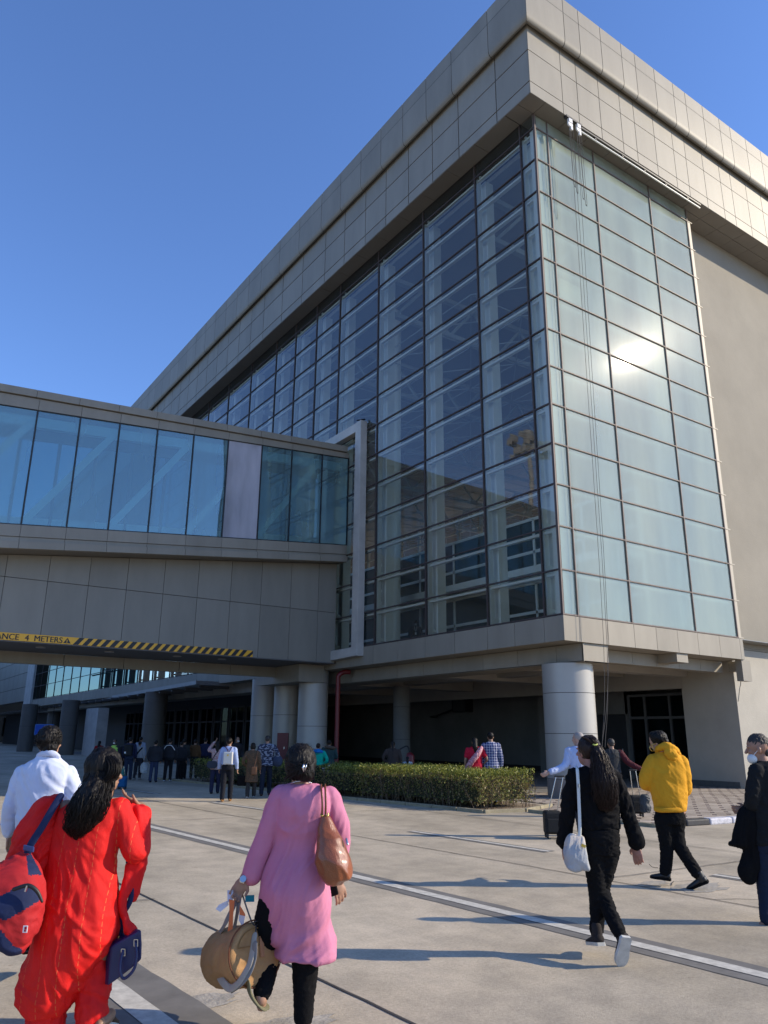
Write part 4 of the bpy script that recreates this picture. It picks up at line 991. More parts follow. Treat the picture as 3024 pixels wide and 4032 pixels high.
g = MB(); pip = [c0+ax*.004+(x*math.cos(2*math.pi*i/40)+y*math.sin(2*math.pi*i/40)*1.0)*.172 for i in range(41)]; g.tube(pip, .0045, 6, 1, round_caps=False); obj('piping', g, cloth('brown_piping', (.16, .06, .03)), db, smooth=True)
g = MB(); nrm = -ax; g.obox(c0+nrm*.012+x*.035+y*.03, x*.014, nrm*.004, y*.055); obj('leather_tab', g, cloth('tab_leather', (.42, .20, .10)), db, bevel=.004)
g = MB(); pk = [c0+nrm*.012+(x*math.cos(t)*.12+y*(math.sin(t)*.11+.02)) for t in [math.pi*(.05+.9*i/14)*-1+math.pi for i in range(15)]]; g.tube(pk, .003, 6, 1, round_caps=False); g.bar(c0+nrm*.012+x*-.12+y*.04, c0+nrm*.012+x*.12+y*.04, .004, .004); obj('pocket_seam', g, cloth('seam', (.28, .15, .05)), db)
g = MB(); g.tube([c0+nrm*.015+y*.155-x*.02, c0+nrm*.03+y*.165, c0+nrm*.015+y*.155+x*.02, c0+nrm*.02+y*.14, c0+nrm*.015+y*.155-x*.02], .003, 6, 3); g.tube([c0+nrm*.02+y*.14, c0+nrm*.03+y*.10-x*.01], .004, 6, 1); obj('metal_ring', g, M['dark'], db, smooth=True)
def band(nm, pts, w, m): g = MB(); g.tube(pts, w, 10, 6, flat=.16, fdir=-FH*.6-RH*.5+UP*.3); return obj(nm, g, m, db, smooth=True)
band('handle', [B(432, 1290, .02), B(395, 1380, -.01), B(335, 1500, .0), B(292, 1575, .13), B(240, 1640, .12), B(226, 1740, .11), B(250, 1830, .11), B(300, 1895, .10)], .020, web)
band('handle', [B(440, 1290, .02), B(425, 1400, -.03), B(398, 1540, .02), B(362, 1650, .01), B(338, 1760, .005), B(345, 1885, .03)], .018, web)
band('shoulder_strap', [c0+nrm*.03+y*.09-x*.02, B(515, 1760, -.18), B(475, 1850, -.2), B(425, 1925, -.19), B(370, 1960, -.13), B(318, 1915, -.06), B(280, 1850, .06)], .022, webl)
band('shoulder_strap', [B(545, 1650, -.15), B(540, 1750, -.18), B(505, 1850, -.21), B(445, 1925, -.2), B(385, 1968, -.14)], .020, web)
g = MB(); g.tube([B(455, 1290, .02), B(480, 1370, .0), B(515, 1470, -.02), B(540, 1530, -.03)], .005, 6, 5); obj('cord', g, web, db, smooth=True)
# luggage tags tied to the handles
tg = thing('luggage_tag', B(440, 1350, -.03), 'crumpled white and orange paper tags tied to the handles of the tan duffel', 'luggage tag')
def sheet(nm, pts, m, parent):
    g = MB(); n = len(pts); a = [V(p) for p in pts]; g.add(a+[p+FH*.0015 for p in a], [tuple(range(n)), tuple(range(2*n-1, n-1, -1))]+[(i, n+i, n+(i+1) % n, (i+1) % n) for i in range(n)]); return obj(nm, g, m, parent)
pw = cloth('paper', (.62, .60, .68), .8); po = cloth('orange_ribbon', (.62, .17, .06), .7)
sheet('paper_slip', [B(350, 1266, -.02), B(392, 1268, -.03), B(388, 1350, -.03), B(352, 1352, -.04)], pw, tg)
sheet('paper_slip', [B(350, 1340, -.04), B(360, 1370, -.03), B(300, 1420, -.05), B(268, 1400, -.06), B(290, 1370, -.05)], pw, tg)
sheet('paper_slip', [B(440, 1380, -.05), B(478, 1440, -.06), B(460, 1528, -.05), B(430, 1480, -.04)], pw, tg)
sheet('ribbon', [B(362, 1330, -.05), B(402, 1340, -.06), B(392, 1440, -.06), B(388, 1540, -.05), B(352, 1560, -.04), B(366, 1440, -.05)], po, tg)
sheet('ribbon', [B(438, 1370, -.06), B(474, 1430, -.07), B(478, 1450, -.07), B(436, 1440, -.06)], po, tg)
sheet('teal_slip', [B(476, 1302, .0), B(541, 1300, .01), B(541, 1348, .01), B(478, 1350, .0)], cloth('teal_paper', (.01, .22, .28), .6), tg)

# ---- man in white shirt ----------------------------------------------------
A2 = View(0, 2700, 1.659, 5.95)
b = MB(); head_prims(b, A2(322, 362, .02), FH*1+RH*.12, s=1.04)
limb(b, [A2(315, 400), A2(310, 470)], [.056, .062])
cap_loft(b, A2.rings([(220, 390, 500, .07), (160, 430, 600, .085), (140, 410, 900, .085), (125, 400, 1000, .09)]))
limb(b, [A2(155, 600), A2(78, 780), A2(62, 960, .05)], [.04, .036, .03]); hand(b, A2(62, 975, .05), -UP+FH*.2, FH)
limb(b, [A2(440, 600), A2(486, 780), A2(480, 960, .1)], [.04, .036, .03]); hand(b, A2(480, 975, .1), -UP, FH)
for x_ in (180, 330): limb(b, [A2(x_, 1000), A2(x_, 1350), A2(x_, 1700)], [.09, .06, .045])
wm = person(A2(260, 1750), 'man with short dark hair in a pale white long-sleeved shirt beyond the woman in red', body=b, vox=.009, tone=(.36, .20, .13))
h = MB(); h.ell(A2(322, 345, -.012), RH*.086, FH*.100, UP*.098, 18); h.ell(A2(322, 400, -.05), RH*.066, FH*.045, UP*.045, 14)
hm_ = fuse(h, .008, 2, folds(71, .006, .8, 40)); rn = random.Random(5)
for k in range(260):
    a = rn.uniform(-1.5, 1.5); e = rn.uniform(-.3, 1.4); d = RH*math.sin(a)*math.cos(e)-FH*math.cos(a)*math.cos(e)+UP*math.sin(e); p0 = A2(322, 345, -.012)+V((d.x, d.y, d.z))*.088
    hm_.tube([p0, p0+d*.008-UP*.004+RH*rn.uniform(-.01, .01), p0+d*.01-UP*.018+RH*rn.uniform(-.014, .014)], [.003, .0025, .001], 4, 1, round_caps=False)
hm_.m = [0]*len(hm_.f); obj('hair', hm_, hair_m, wm, smooth=True)
wsm = cloth('white_cotton', (.56, .61, .76), .8, .04, .15, 300)
g = MB(); cap_loft(g, A2.rings([(250, 372, 450, .065), (235, 390, 475, .08), (180, 430, 505, .1), (135, 462, 545, .115), (122, 460, 620, .125), (118, 440, 720, .125), (112, 430, 820, .125), (105, 420, 920, .125), (105, 415, 960, .12)], turn=-.06))
limb(g, [A2(150, 575), A2(100, 690), A2(72, 790), A2(58, 880, .03), A2(60, 955, .05)], [.062, .057, .052, .048, .045]); limb(g, [A2(442, 575), A2(480, 680), A2(492, 790), A2(488, 880, .04), A2(482, 955, .1)], [.06, .056, .052, .048, .045])
wear('shirt', g, wsm, wm, .009, 3, folds(77, .007, .7, 8, diag=.5))
g = MB(); g.tube([A2(250, 462, -.045), A2(275, 446, -.075), A2(315, 440, -.085), A2(352, 446, -.075), A2(375, 464, -.045)], .022, 10, 5, flat=.45, fdir=-FH); obj('collar', g, wsm, wm, smooth=True)
g = MB(); cap_loft(g, A2.rings([(108, 412, 940, .125), (100, 420, 1040, .13), (110, 410, 1130, .12)]));
for x_ in (180, 335): limb(g, [A2(x_, 1060), A2(x_, 1350), A2(x_, 1680)], [.1, .085, .07])
wear('trousers', g, BLK, wm, .011, 3, folds(78, .005, 1, 10))
for x_ in (180, 335): shoe(wm, A2(x_, 1740, -.05), A2(x_, 1740, .2), UP, M['black'], M['black'])

# ---- woman in black jacket ----------------------------------------------------
Cv = View(2024, 2700, 1.659, 6.70)
b = MB(); head_prims(b, Cv(478, 425, .03), FH*.8-RH*.62)
limb(b, [Cv(490, 470), Cv(505, 545)], [.05, .058])
cap_loft(b, Cv.rings([(430, 590, 560, .07), (390, 655, 620, .09), (420, 660, 850, .09), (455, 670, 960, .11), (460, 665, 1030, .1)]))
limb(b, [Cv(392, 590), Cv(352, 820), Cv(328, 1030, .05)], [.045, .038, .026]); hand(b, Cv(326, 1035, .05), -UP+RH*-.05, FH*1, 1.0, .45)
limb(b, [Cv(655, 600), Cv(742, 830), Cv(795, 1030)], [.045, .038, .026]); hand(b, Cv(797, 1040), -UP+RH*.05, -RH*.9+FH*.6, 1.0, .35)
limb(b, [Cv(520, 1030), Cv(545, 1330), Cv(537, 1610)], [.08, .045, .034]); limb(b, [Cv(612, 1030), Cv(580, 1330, .04), Cv(628, 1470, -.1), Cv(688, 1610, -.27)], [.075, .045, .04, .034])
bw_ = person(Cv(580, 1780), 'woman in black jacket and black trousers with a very long dark ponytail, walking away', body=b, vox=.006, tone=(.34, .17, .13))
h = MB(); h.ell(Cv(492, 405, .005), RH*.092, FH*.102, UP*.108, 18); h.ell(Cv(528, 400, -.06), RH*.05, FH*.05, UP*.06, 12)
hp = [Cv(532, 392, -.085), Cv(556, 460, -.11), Cv(573, 540, -.12), Cv(585, 620, -.125), Cv(594, 700, -.125), Cv(598, 760, -.12), Cv(600, 815, -.12)]
h.tube(hp, [.035, .05, .07, .085, .08, .055, .015], 14)
hm_ = fuse(h, .009, 3, folds(81, .005, .3, 26)); hair_locks(hm_, hp, [.035, .06, .085, .105, .10, .085, .05], 600, .0019, 6, .015)
hair_locks(hm_, [Cv(480, 335, -.03), Cv(500, 345, -.075), Cv(520, 370, -.1), Cv(531, 392, -.1)], [.06, .05, .03, .015], 50, .004, 8, .002)
hm_.m = [0]*len(hm_.f); obj('hair', hm_, hair_b, bw_, smooth=True)
g = MB(); g.tube([Cv(518, 383, -.115), Cv(530, 388, -.125), Cv(543, 383, -.115)], .007, 8, 3); obj('hair_tie', g, mat('yellow_green_band', (.5, .55, .12), .6), bw_, smooth=True)
g = MB(); cap_loft(g, Cv.rings([(455, 570, 528, .06), (410, 620, 548, .085), (382, 655, 580, .105), (378, 672, 640, .115), (390, 680, 720, .115), (405, 682, 800, .115), (425, 682, 870, .12), (440, 688, 932, .125)]))
limb(g, [Cv(392, 590), Cv(362, 720), Cv(350, 830), Cv(338, 930, .03), Cv(330, 1012, .05)], [.064, .060, .056, .056, .064]); limb(g, [Cv(652, 600), Cv(702, 720), Cv(738, 820), Cv(770, 920), Cv(800, 1018)], [.064, .060, .055, .054, .064])
wear('jacket', g, BLK, bw_, .0085, 3, folds(83, .009, 1.1, 10))
g = MB(); cap_loft(g, Cv.rings([(445, 680, 925, .115), (448, 684, 990, .125), (455, 680, 1040, .12), (460, 660, 1100, .11)]))
limb(g, [Cv(520, 1070), Cv(530, 1200), Cv(543, 1330), Cv(546, 1450), Cv(538, 1600)], [.098, .082, .068, .06, .052]); limb(g, [Cv(612, 1070), Cv(592, 1200, .02), Cv(572, 1330, .04), Cv(622, 1470, -.1), Cv(686, 1605, -.27)], [.098, .082, .066, .056, .05])
wear('trousers', g, BLK2, bw_, .0085, 3, folds(84, .006, 1.8, 16))
shoe(bw_, Cv(570, 1700, -.1), Cv(490, 1690, .13), UP, cloth('dark_shoe', (.03, .025, .025)), sole_m, .044, .07, .05)
shoe(bw_, Cv(735, 1650, -.36), Cv(695, 1835, -.27), FH*1.0+UP*.1-RH*.1, cloth('dark_shoe2', (.03, .025, .025)), sole_m, .047, .07, .03)
tb = thing('tote_bag', Cv(410, 1210), 'pale grey and off-white tote bag hanging at the left hip of the woman in black', 'tote bag')
g = MB(); cap_loft(g, Cv.rings([(375, 438, 968, .02, -.11), (345, 455, 1000, .045, -.12), (330, 468, 1080, .06, -.13), (338, 480, 1150, .06, -.13), (350, 488, 1198, .05, -.13), (385, 470, 1212, .03, -.13)], p=5))
tw = cloth('pale_grey_canvas', (.42, .43, .44)); tw2 = cloth('off_white_canvas', (.55, .50, .45))
wear('bag_body', g, [tw, tw2], tb, .007, 1, folds(91, .006, .5, 9), paint=lambda c: 1 if to_crop(Cv, c)[1] < 1050-(to_crop(Cv, c)[0]-330)*.15+40*0 else 0)
g = MB(); g.bar(Cv(440, 1040, -.195), Cv(468, 1052, -.195), .006, .022); obj('tab', g, mat('yellow_tab', (.65, .42, .05), .6), tb)
g = MB(); g.tube([Cv(412, 530, -.03), Cv(413, 545, -.11), Cv(420, 650, -.135), Cv(426, 800, -.14), Cv(430, 930, -.14), Cv(428, 985, -.14)], .0135, 8, 5, flat=.2, fdir=-FH); obj('strap', g, mat('white_strap', (.60, .62, .60), .5), tb, smooth=True)
g = MB(); g.bar(Cv(423, 640, -.15), Cv(424, 665, -.15), .036, .008); obj('buckle', g, M['chrome'], tb)

# ---- man in yellow hoodie ----------------------------------------------------
Yv = View(2024, 2700, 1.659, 9.65)
b = MB(); head_prims(b, Yv(938, 362, .03), FH*.55-RH*.78-UP*.35, s=1.05)
limb(b, [Yv(955, 390), Yv(975, 440)], [.056, .065])
cap_loft(b, Yv.rings([(920, 1070, 470, .09), (895, 1110, 560, .11), (925, 1120, 780, .12), (935, 1110, 860, .11)]))
limb(b, [Yv(905, 490), Yv(860, 640, .05), Yv(900, 645, .28)], [.05, .042, .03]); hand(b, Yv(905, 645, .3), FH, RH)
limb(b, [Yv(1095, 500), Yv(1125, 680, .05), Yv(1060, 690, .28)], [.05, .042, .03]); hand(b, Yv(1060, 690, .28), -RH, UP)
limb(b, [Yv(975, 860), Yv(992, 1040), Yv(992, 1210)], [.09, .06, .04]); limb(b, [Yv(1060, 860), Yv(1070, 1020), Yv(1190, 1225, -.2)], [.09, .06, .04])
ye = person(Yv(1050, 1300), 'man in a bright yellow hooded sweatshirt and black jeans, head bowed', body=b, vox=.01, tone=(.40, .23, .16))
h = MB(); h.ell(Yv(945, 340, .0), RH*.098, FH*.105, UP*.085, 16); h.ell(Yv(975, 365, -.02), RH*.06, FH*.06, UP*.055, 12); h.ell(Yv(915, 322, .03), RH*.06, FH*.06, UP*.04, 12)
hm_ = fuse(h, .009, 2, folds(101, .008, 1, 30)); obj('hair', hm_, hair_m, ye, smooth=True)
g = MB(); g.tube([Yv(893, 385, .0), Yv(886, 400, -.02), Yv(895, 422, -.02), Yv(912, 425, -.01), Yv(905, 395, .0), Yv(893, 385, 0)], .005, 6, 4); g.tube([Yv(900, 385, -.0), Yv(945, 372, -.05)], .004, 6, 1); obj('spectacles', g, M['gold'], ye, smooth=True)
ym = cloth('mustard_fleece', (.66, .315, .018), .9, .07, .25, 250)
g = MB(); cap_loft(g, Yv.rings([(935, 1060, 432, .08), (905, 1085, 465, .12), (885, 1112, 520, .14), (882, 1122, 600, .15), (890, 1125, 680, .15), (905, 1125, 750, .15), (918, 1120, 800, .14), (922, 1115, 820, .135)]))
limb(g, [Yv(912, 495), Yv(872, 570), Yv(862, 638, .03), Yv(885, 650, .14), Yv(905, 645, .26)], [.085, .082, .075, .065, .055]); limb(g, [Yv(1092, 500), Yv(1112, 590), Yv(1118, 680, .04), Yv(1100, 700, .14), Yv(1060, 690, .26)], [.08, .078, .072, .065, .055])
wear('hoodie', g, ym, ye, .011, 3, folds(103, .008, .8, 5.5, diag=.4))
g = MB(); g.tube([Yv(935, 425, .02), Yv(955, 402, -.07), Yv(1000, 395, -.12), Yv(1045, 415, -.09), Yv(1075, 445, .0)], [.03, .04, .045, .04, .03], 12, 5); g.ell(Yv(1025, 445, -.14), RH*.085-UP*.02, FH*.035, UP*.075, 14)
wear('hood', g, ym, ye, .010, 3, folds(104, .007, .8, 12))
g = MB(); g.tube([Yv(925, 806, -.09), Yv(960, 812, -.135), Yv(1020, 812, -.15), Yv(1080, 808, -.135), Yv(1116, 802, -.08)], .028, 8, 5, flat=.4, fdir=-FH); obj('waistband', g, ym, ye, smooth=True)
g = MB(); cap_loft(g, Yv.rings([(928, 1112, 810, .12), (930, 1112, 850, .13), (945, 1100, 900, .12)]))
limb(g, [Yv(972, 870), Yv(985, 960), Yv(996, 1060), Yv(994, 1150), Yv(988, 1215)], [.10, .088, .074, .068, .064]); limb(g, [Yv(1065, 870), Yv(1062, 960, .02), Yv(1085, 1050, -.02), Yv(1140, 1140, -.1), Yv(1192, 1222, -.2)], [.10, .088, .076, .068, .064])
wear('jeans', g, BLK2, ye, .011, 3, folds(105, .006, 1.6, 14))
shoe(ye, Yv(1022, 1275, -.03), Yv(890, 1255, .08), UP, M['black'], BLK, .05, .075, .03); shoe(ye, Yv(1270, 1285, -.25), Yv(1132, 1338, -.12), UP*1-RH*.35, M['black'], BLK, .05, .075, .04)
g = MB(); g.tube([Yv(940, 1190, -.02), Yv(905, 1185, -.04), Yv(882, 1165, -.04)], .003, 5, 4); obj('shoe_lace', g, BLK, ye, smooth=True)

# ---- man at the right edge ----------------------------------------------------
Rv = View(2024, 2700, 1.659, 7.85)
b = MB(); hd = -RH*.93+FH*.35-UP*.12
P = head_prims(b, Rv(1588, 405, .0), hd, s=1.08)
limb(b, [Rv(1605, 440), Rv(1622, 510)], [.056, .065])
cap_loft(b, Rv.rings([(1570, 1700, 510, .09), (1552, 1740, 600, .11), (1565, 1750, 900, .11), (1580, 1740, 1000, .1)]))
limb(b, [Rv(1580, 560, -.05), Rv(1560, 760, -.04), Rv(1520, 810, .15)], [.05, .042, .03]); hand(b, Rv(1520, 810, .15), -RH, UP, 1, .8)
limb(b, [Rv(1740, 560, .1), Rv(1740, 800, .1), Rv(1700, 900, .1)], [.05, .042, .03])
limb(b, [Rv(1650, 1000), Rv(1640, 1280, .05), Rv(1655, 1520, -.05)], [.09, .06, .04]); limb(b, [Rv(1720, 1000), Rv(1740, 1250), Rv(1800, 1500)], [.09, .06, .04])
b.ell(Rv(1668, 1555, -.03), RH*.1, FH*.04, UP*.035, 12)
rm_ = person(Rv(1680, 1590), 'man with short greying hair and face mask in a black sweater at the right edge', body=b, vox=.006, tone=(.34, .18, .12))
h = MB(); h.ell(Rv(1597, 375, .005), RH*.105, FH*.088, UP*.095, 18); h.ell(Rv(1630, 425, .0), RH*.055, FH*.07, UP*.06, 12)
hm_ = fuse(h, .008, 2, folds(111, .005, .6, 34)); obj('hair', hm_, hair_dg, rm_, smooth=True)
g = MB(); g.ell(Rv(1556, 478, .0), RH*.045, FH*.06, UP*.05, 14); wear('face_mask', g, mat('white_mask', (.66, .68, .68), .8), rm_, .006, 2)
g = MB(); g.tube([Rv(1560, 460, -.055), Rv(1590, 425, -.075), Rv(1608, 415, -.085)], .0025, 6, 3); obj('mask_loop', g, M['white_sign'], rm_)
g = MB(); cap_loft(g, Rv.rings([(1585, 1690, 490, .08), (1560, 1720, 520, .11), (1545, 1750, 580, .13), (1545, 1765, 680, .13), (1552, 1765, 800, .13), (1560, 1760, 900, .13), (1565, 1755, 1000, .125), (1568, 1752, 1040, .12)]))
limb(g, [Rv(1585, 560, -.06), Rv(1562, 680, -.07), Rv(1552, 770, -.04), Rv(1530, 805, .12)], [.075, .068, .062, .052]); limb(g, [Rv(1740, 560, .1), Rv(1745, 700, .1), Rv(1740, 850, .1)], [.075, .065, .055])
wear('sweater', g, cloth('charcoal_knit', (.010, .011, .013), .9), rm_, .010, 3, folds(113, .006, 1, 9))
g = MB(); cap_loft(g, Rv.rings([(1575, 1755, 930, .12), (1580, 1750, 1000, .13), (1600, 1740, 1080, .12)])); limb(g, [Rv(1645, 1050), Rv(1640, 1250, .03), Rv(1650, 1400), Rv(1655, 1520, -.05)], [.1, .08, .07, .065]); limb(g, [Rv(1715, 1050), Rv(1740, 1250), Rv(1790, 1480)], [.1, .08, .065])
wear('jeans', g, cloth('navy_denim', (.012, .018, .04)), rm_, .011, 3, folds(114, .005, 1.4, 14))
shoe(rm_, Rv(1745, 1565, -.06), Rv(1645, 1590, .04), UP, cloth('maroon_shoe', (.14, .02, .03)), sole_m)
jk = thing('folded_jacket', Rv(1500, 1290), 'black jacket draped over the forearm of the man at the right edge', 'jacket')
g = MB(); cap_loft(g, Rv.rings([(1515, 1600, 785, .05, .02), (1470, 1625, 830, .07, .02), (1448, 1630, 920, .07, .02), (1425, 1630, 1000, .06, .02), (1405, 1628, 1040, .05, .02), (1492, 1620, 1062, .055, .03), (1485, 1615, 1150, .055, .03), (1470, 1600, 1220, .05, .03), (1500, 1572, 1275, .04, .03), (1520, 1550, 1292, .03, .03)]))
wear('cloth', g, BLK, jk, .010, 3, folds(115, .012, .35, 9, pleat=.004, pf=50))
# ================================================================== FARTHER PEOPLE
def ground_at(vw, x, y):
    px = (vw.ox+x/vw.sc)*K768; py = (vw.oy+y/vw.sc)*K768; v = CF*FPX+CR*(px-384)-CU*(py-512); return CAM+v*(-CH/v.z)
def fig(label, vw, foot, top, yaw=0.0, topc=(.02, .02, .025), botc=(.01, .01, .012), kind='shirt', hem=.95, hair='short', hairc=None, tone=(.30, .17, .11), arms=('down', 'down'),
        stride=.12, group=None, vox=.017, pos=None, hgt=None, wide=1.0, shoes=(.02, .02, .02), mtop=None, head_yaw=None, mask=False, name_top='shirt', z0=0.0, sleeve=True, fold=.006):
    if pos is None:
        g0 = ground_at(vw, *foot); d = (g0-CAM).dot(FH); vv = View(vw.ox, vw.oy, vw.sc, d)
        t = vv(top[0], top[1]); base = V((t.x*.5+g0.x*.5, t.y*.5+g0.y*.5, z0)); H = t.z
    else: base = V((pos[0], pos[1], z0)); H = hgt
    f = FH*math.cos(yaw)+RH*math.sin(yaw); r = f.cross(UP).normalized(); s = H/1.72
    Q = lambda a, b_, c: base+(r*a+f*b_+UP*c)*s
    b = MB(); hf = f if head_yaw is None else FH*math.cos(head_yaw)+RH*math.sin(head_yaw)
    head_prims(b, Q(0, .02, 1.60), hf, s=s)
    limb(b, [Q(0, .0, 1.55), Q(0, -.01, 1.45)], [.052*s, .058*s], 10)
    def lr(rows, p=2.2, n=20):
        out = []
        for w, dp, z, *o in rows:
            y0 = o[0] if o else 0
            out.append([Q(w*math.copysign(abs(math.cos(2*math.pi*i/n))**(2/p), math.cos(2*math.pi*i/n))*wide, y0+dp*math.copysign(abs(math.sin(2*math.pi*i/n))**(2/p), math.sin(2*math.pi*i/n)), z) for i in range(n)])
        return out
    b.loft(lr([(.07, .06, 1.47), (.15, .09, 1.42), (.16, .1, 1.3), (.13, .09, 1.1), (.15, .1, .95), (.13, .1, .85)])[::-1])
    AR = {'down': ((.24, -.02, 1.12), (.25, .06, .87)), 'swing': ((.24, -.1, 1.12), (.26, -.18, .9)), 'fwd': ((.24, -.02, 1.13), (.17, .22, 1.1)), 'hip': ((.29, -.06, 1.14), (.2, .08, .98)),
          'up': ((.3, .06, 1.32), (.2, .12, 1.58)), 'shade': ((.33, .12, 1.42), (.12, .16, 1.68)), 'back': ((.25, -.14, 1.15), (.3, -.34, .98)), 'side': ((.34, -.05, 1.16), (.50, -.12, 1.0))}
    aj = []
    for k, a in zip((-1, 1), arms):
        e, w = AR[a] if isinstance(a, str) else a
        S_ = Q(k*.175*wide, 0, 1.39); E_ = Q(k*e[0]*wide, e[1], e[2]); W_ = Q(k*w[0], w[1], w[2]); aj.append((S_, E_, W_))
        limb(b, [S_, E_, W_], [.045*s, .038*s, .026*s], 10)
        dd = (W_-E_).normalized(); hand(b, W_+dd*.01, dd, f if abs(dd.z) > .6 else UP, s, .6)
    lj = []
    for k in (-1, 1):
        st_ = stride*k*(1 if yaw >= 0 else 1); K_ = Q(k*.09, st_*.5+.02, .48); A_ = Q(k*.085, st_, .09); lj.append((Q(k*.085, 0, .88), K_, A_)); limb(b, [Q(k*.085, 0, .88), K_, A_], [.085*s, .055*s, .036*s], 10)
        b.ell(A_+f*.06*s-UP*.04*s, r*.035*s, f*.1*s, UP*.03*s, 8)
    p_ = person(base, label, group=group, body=b, tone=tone, vox=min(vox, .013))
    hm = hairc or hair_m; h = MB(); c = Q(0, .02, 1.60); hr = hf.cross(UP).normalized()
    h.ell(c+(-hf*.02+UP*.028)*s, hr*.084*s, hf*.092*s, UP*.09*s, 14); h.ell(c+(-hf*.055-UP*.02)*s, hr*.066*s, hf*.045*s, UP*.05*s, 10)
    if hair == 'long': h.tube([c+(-hf*.06)*s, c+(-hf*.10-UP*.14)*s, c+(-hf*.11-UP*.30)*s], [.065*s, .075*s, .03*s], 10, 4)
    if hair == 'braid': h.tube([c+(-hf*.06)*s, c+(-hf*.11-UP*.2)*s, c+(-hf*.13-UP*.48)*s], [.05*s, .035*s, .02*s], 10, 4)
    if hair == 'bun': h.ell(c+(-hf*.12+UP*.02)*s, hr*.045*s, hf*.04*s, UP*.045*s, 10)
    if hair == 'bob': h.ell(c+(-hf*.02-UP*.03)*s, hr*.095*s, hf*.085*s, UP*.1*s, 12)
    wear('hair', h, hm, p_, max(vox*.7, .010), 2)
    mt = mtop or cloth(name_top+'_cloth', topc)
    g = MB()
    rows = [(.08, .065, 1.475), (.13, .09, 1.455), (.185, .115, 1.40), (.19, .125, 1.30), (.175, .12, 1.15), (.17, .12, 1.05)]
    if hem < 1.0: rows += [(.185, .135, max(hem, .95))]
    if hem < .9: rows += [(.195, .15, (hem+.95)/2), (.215, .165, hem)]
    g.loft(lr(rows)[::-1])
    if sleeve:
        for S_, E_, W_ in aj: limb(g, [S_, E_, E_.lerp(W_, .9)], [.07*s, .058*s, .048*s], 12)
    else:
        for S_, E_, W_ in aj: limb(g, [S_, S_.lerp(E_, .6)], [.07*s, .062*s], 12)
    wear(name_top, g, mt, p_, vox, 2, folds(len(label)*1.3, fold, .8, 9))
    g = MB()
    if kind == 'skirt': g.loft(lr([(.17, .125, 1.0), (.19, .14, .85), (.22, .17, .45)])[::-1]); wear('skirt', g, cloth('skirt_cloth', botc), p_, vox, 2, folds(3, .008, .4, 12)); bare = cloth('stocking', (.02, .02, .02)); g = MB()
    g.loft(lr([(.165, .115, 1.0), (.175, .13, .92), (.17, .125, .84)])[::-1])
    for a_, b_, c_ in lj: limb(g, [a_, b_, c_], [.095*s, .075*s, .062*s], 12)
    if kind != 'skirt': wear('trousers', g, cloth('trouser_cloth', botc), p_, vox, 2, folds(5, .004, 1.5, 14))
    sm = cloth('shoe_mat', shoes)
    for a_, b_, c_ in lj: m_ = MB(); m_.ell(c_+f*.055*s-UP*.045*s, r*.045*s, f*.135*s, UP*.048*s, 12); obj('shoe', m_, sm, p_, smooth=True)
    if mask: m_ = MB(); m_.ell(c+(hf*.075-UP*.055)*s, hr*.05*s, hf*.035*s, UP*.04*s, 10); obj('face_mask', m_, mat('mask_cloth', (.6, .62, .62), .8), p_, smooth=True)
    return p_, Q, s, aj
OM = View(2024, 2700, 1.659, 14.1)
p_, Q, s, aj = fig('elderly man with white hair and glasses in a pale blue shirt, pulling a suitcase', None, None, None, pos=tuple(OM(440, 700)[:2]), hgt=1.75, topc=(.42, .50, .72), botc=(.03, .03, .035), hairc=hair_g,
    tone=(.42, .26, .2), arms=(((.27, -.04, 1.15), (.56, -.12, 1.04)), 'down'), head_yaw=-.9, vox=.011, stride=.2, shoes=(.05, .03, .02), fold=.008)
m_ = MB(); hf = FH*math.cos(-.9)+RH*math.sin(-.9); c = Q(0, .02, 1.60); m_.tube([c+hf*.1+UP*.012, c+hf*.085-RH*.01-FH*.05+UP*.012, c-FH*.085+UP*.012], .006, 6, 3); obj('spectacles', m_, M['black'], p_, smooth=True)
def suitcase(label, vw, x0, x1, y0, y1, hx, hy, mt, dep=.24):
    t = thing('suitcase', ground_at(vw, (x0+x1)/2, y1+20), label, 'suitcase', 'wheeled cabin suitcases')
    g = MB(); a = vw(x0, y1); b = vw(x1, y1); c = vw(x1, y0); w = (b-a).length; hh = (c-b).length; ctr = (a+c)/2
    tilt = V((0, 0, 1)); g.obox(ctr+FH*dep/2, RH*w/2, FH*dep/2, tilt*hh/2); obj('shell', g, mt, t, bevel=.035)
    g = MB(); g.obox(ctr-FH*.012-UP*hh*.12, RH*w*.40, FH*.02, tilt*hh*.3); obj('pocket', g, mt, t, bevel=.015)
    for k in (-.38, .38):
        for q in (.04, dep-.04):
            g = MB(); cc = ctr+RH*w*k-UP*(hh/2+.035)+FH*q; g.cyl(cc-RH*.014, cc+RH*.014, .03, 14); g.obox(cc+UP*.03, RH*.018, FH*.018, UP*.02); obj('wheel', g, M['black'], t)
    top = vw(hx, hy); tb_ = ctr+UP*hh/2+FH*.05
    for k in (-1, 1): g = MB(); g.tube([tb_+RH*k*.075, top+RH*k*.06], [.009, .009], 8, 1); obj('telescopic_tube', g, M['chrome'], t, smooth=True)
    g = MB(); g.tube([top-RH*.075, top+RH*.075], [.016, .016], 8, 1); obj('handle', g, M['black'], t, smooth=True)
    return t
blackbag = cloth('black_nylon', (.012, .013, .014), .6)
suitcase('black wheeled suitcase in the open beside the round corner column, pulled by the elderly man', View(2024, 2700, 1.659, 13.75), 205, 318, 820, 972, 298, 592, blackbag)
VM = View(2024, 2700, 1.659, 17.6)
